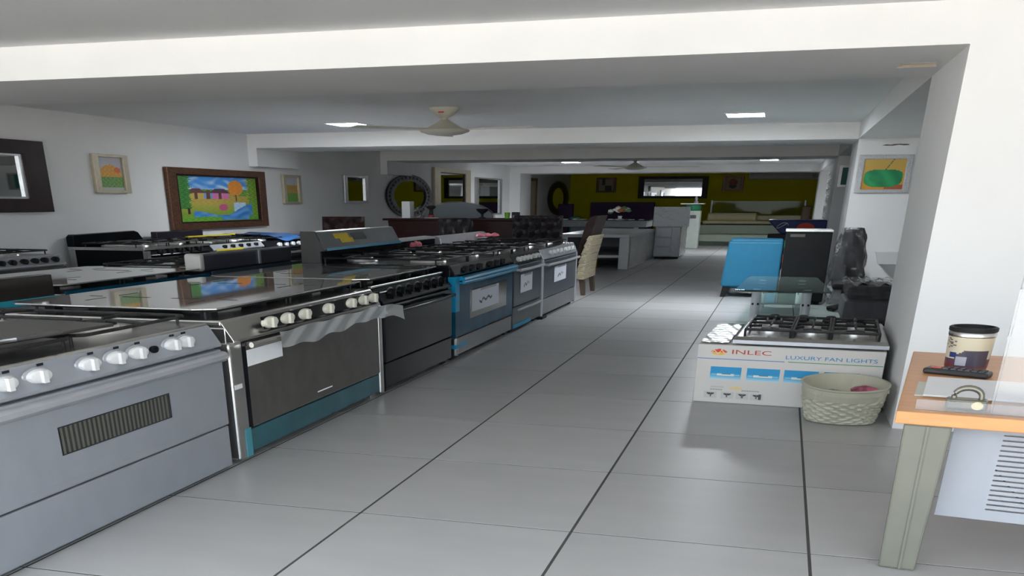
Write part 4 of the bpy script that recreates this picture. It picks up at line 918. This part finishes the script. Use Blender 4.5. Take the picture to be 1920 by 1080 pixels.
# modesty panel with real slots
mp = MB(); px0, px1, pz0, pz1, yy = .185, DW - .19, .18, ZT - .041, .13
sx0, sx1 = .335, .72; ns = 16; sp = .0165; sz0 = .215; th = .0055
mp.box(px0, sx0, yy, yy + .012, pz0, pz1).box(sx1, px1, yy, yy + .012, pz0, pz1).box(sx0, sx1, yy, yy + .012, pz0, sz0)
for k in range(ns): mp.box(sx0, sx1, yy, yy + .012, sz0 + k * sp + th, sz0 + (k + 1) * sp if k < ns - 1 else pz1)
mp.build('modesty_panel', mat('panel_white', (.36, .375, .41), .45, var=.02), dk)

tb = thing('travel_mug', 'travel mug with black rim and printed car picture on the desk', 'mug', (.785, 4.42, ZT))
def mugprint(u, v):
    c = (212, 202, 176)
    if v < .3: c = lerp((130, 60, 56), (70, 60, 90), v * 3)
    if v > .62 and u < .35: c = (110, 100, 100) if sn(u, v, 6) > .6 else (206, 196, 170)
    if .35 < u < .62 and .06 < v < .58 and v < .58 - max(0, .43 - u) * 2.2: c = (74, 70, 84)
    if .37 < u < .45 and .1 < v < .38: c = (170, 172, 184)
    if .3 < u < .37 and .35 < v < .5: c = (46, 60, 120)
    return c
NM, NV = 96, 24; vs = []; fs = []
me = bpy.data.meshes.new('printed_sleeve'); cols = []
for j in range(NV + 1):
    r_ = .076 + .006 * j / NV
    for k in range(NM): a = 2 * math.pi * k / NM; vs.append((r_ * math.cos(a) * 1.05, r_ * math.sin(a) * 1.05, .012 + .115 * j / NV))
for j in range(NV):
    for k in range(NM):
        fs.append((j * NM + k, j * NM + (k + 1) % NM, (j + 1) * NM + (k + 1) % NM, (j + 1) * NM + k))
        a = 2 * math.pi * (k + .5) / NM; u = ((a - math.pi) / math.pi) % 2; u = u * .5 + .23 if u < 1 else .9
        c = srgb(*mugprint(u, (j + .5) / NV)); cols += [c[0], c[1], c[2], 1] * 4
me.from_pydata(vs, [], fs); me.update(); me.color_attributes.new('Col', 'FLOAT_COLOR', 'CORNER').data.foreach_set('color', cols)
me.polygons.foreach_set('use_smooth', [True] * len(me.polygons)); me.materials.append(print_mat('print_30', .3))
so_ = bpy.data.objects.new('printed_sleeve', me); COL.objects.link(so_); so_.parent = tb
MB().lathe([(.074, 0), (.078, .004), (.078, .012), (.07, .013)], 32).build('base', STEELD, tb, smooth=True)
MB().lathe([(.085, .127), (.088, .13), (.088, .142), (.086, .145)], 36).build('steel_band', STEEL, tb, smooth=True)
MB().lathe([(.086, .145), (.09, .148), (.09, .16), (.084, .163), (.078, .163), (.074, .15), (.01, .149)], 36).build('rim', BLACKM, tb, smooth=True)

rc = thing('remote_control', 'black remote control with a red key beside the travel mug', 'remote', (.625, 4.30, ZT), R(-24))
MB().box(0, .24, -.05, .03, 0, .022).build('case', mat('remote_black', (.03, .028, .03), .4), rc, bev=.008)
for i in range(6):
    for j in range(3): MB().box(.075 + i * .026, .092 + i * .026, -.042 + j * .024, -.026 + j * .024, .022, .026).build('key', mat('key_grey', (.07, .07, .08), .4), rc)
MB().box(.025, .062, -.03, -.008, .022, .026).build('red_key', mat('red_key', (.5, .07, .03), .4), rc)
for k, (x, y, a, z, m, w, h) in enumerate(((.52, 3.72, -9, ZT + .0005, mat('paper_cream', (.62, .62, .55), .7), .42, .3), (.545, 3.70, -9, ZT + .006, PAPER, .8, .42))):
    b = MB().box(0, w, 0, h, 0, .004)
    o = b.build('paper_sheet', m, loc=(x, y, z), rot=(0, 0, R(a)))
    tag(o, ['cream paper sheet poking out under the white papers on the desk', 'white paper stack behind the padlock on the desk'][k], 'paper')
pd = thing('padlock', 'brass-grey padlock with open-loop shackle at the front of the desk', 'padlock', (.588, 3.505, ZT), R(-8))
LOCK = mat('padlock_body', (.2, .19, .15), .4, .5, var=.1)
MB().box(0, .125, -.03, .03, .003, .036).build('body', LOCK, pd, bev=.008)
P = [(.022, 0, .034), (.022, 0, .044)] + [(.0625 - .0405 * math.cos(a), 0, .044 + .026 * math.sin(a)) for a in [math.pi * k / 10 for k in range(1, 10)]] + [(.103, 0, .044), (.103, 0, .034)]
MB().tube(P, .009, 10).build('shackle', mat('shackle_steel', (.22, .21, .17), .35, .6), pd, smooth=True)
MB().lathe([(.018, 0), (.016, .003)], 14, (.094, -.0315, .02), 'y', .7, 1).build('keyhole_cap', mat('brass', (.7, .62, .35), .3, .6), pd)
MB().box(.004, .121, -.031, .031, 0, .004).build('edge', STEELD, pd)
# clear acrylic counter guard
ag = thing('acrylic_guard', 'clear acrylic counter guard standing along the front of the desk', 'guard', (.50, 3.50, ZT), R(-8))
ACR = film('acrylic', (.85, .86, .88), .12, .05, 1.45)
MB().box(0, .85, -.04, -.032, 0, .032).build('front_rail', ACR, ag)
MB().box(.225, .85, -.028, -.02, 0, .37).build('front_pane', ACR, ag)
MB().box(.218, .226, -.034, -.014, 0, .37).build('pane_edge', ACR, ag)
MB().box(.222, .85, -.032, -.018, .37, .376).build('pane_edge', ACR, ag)
bt = MB().lathe([(.02, 0), (.02, .05), (.008, .06), (.008, .09), (.018, .092), (.018, .11)], 14).build('corner_clip', WHITEP, ag, loc=(.24, -.015, .37), smooth=True)
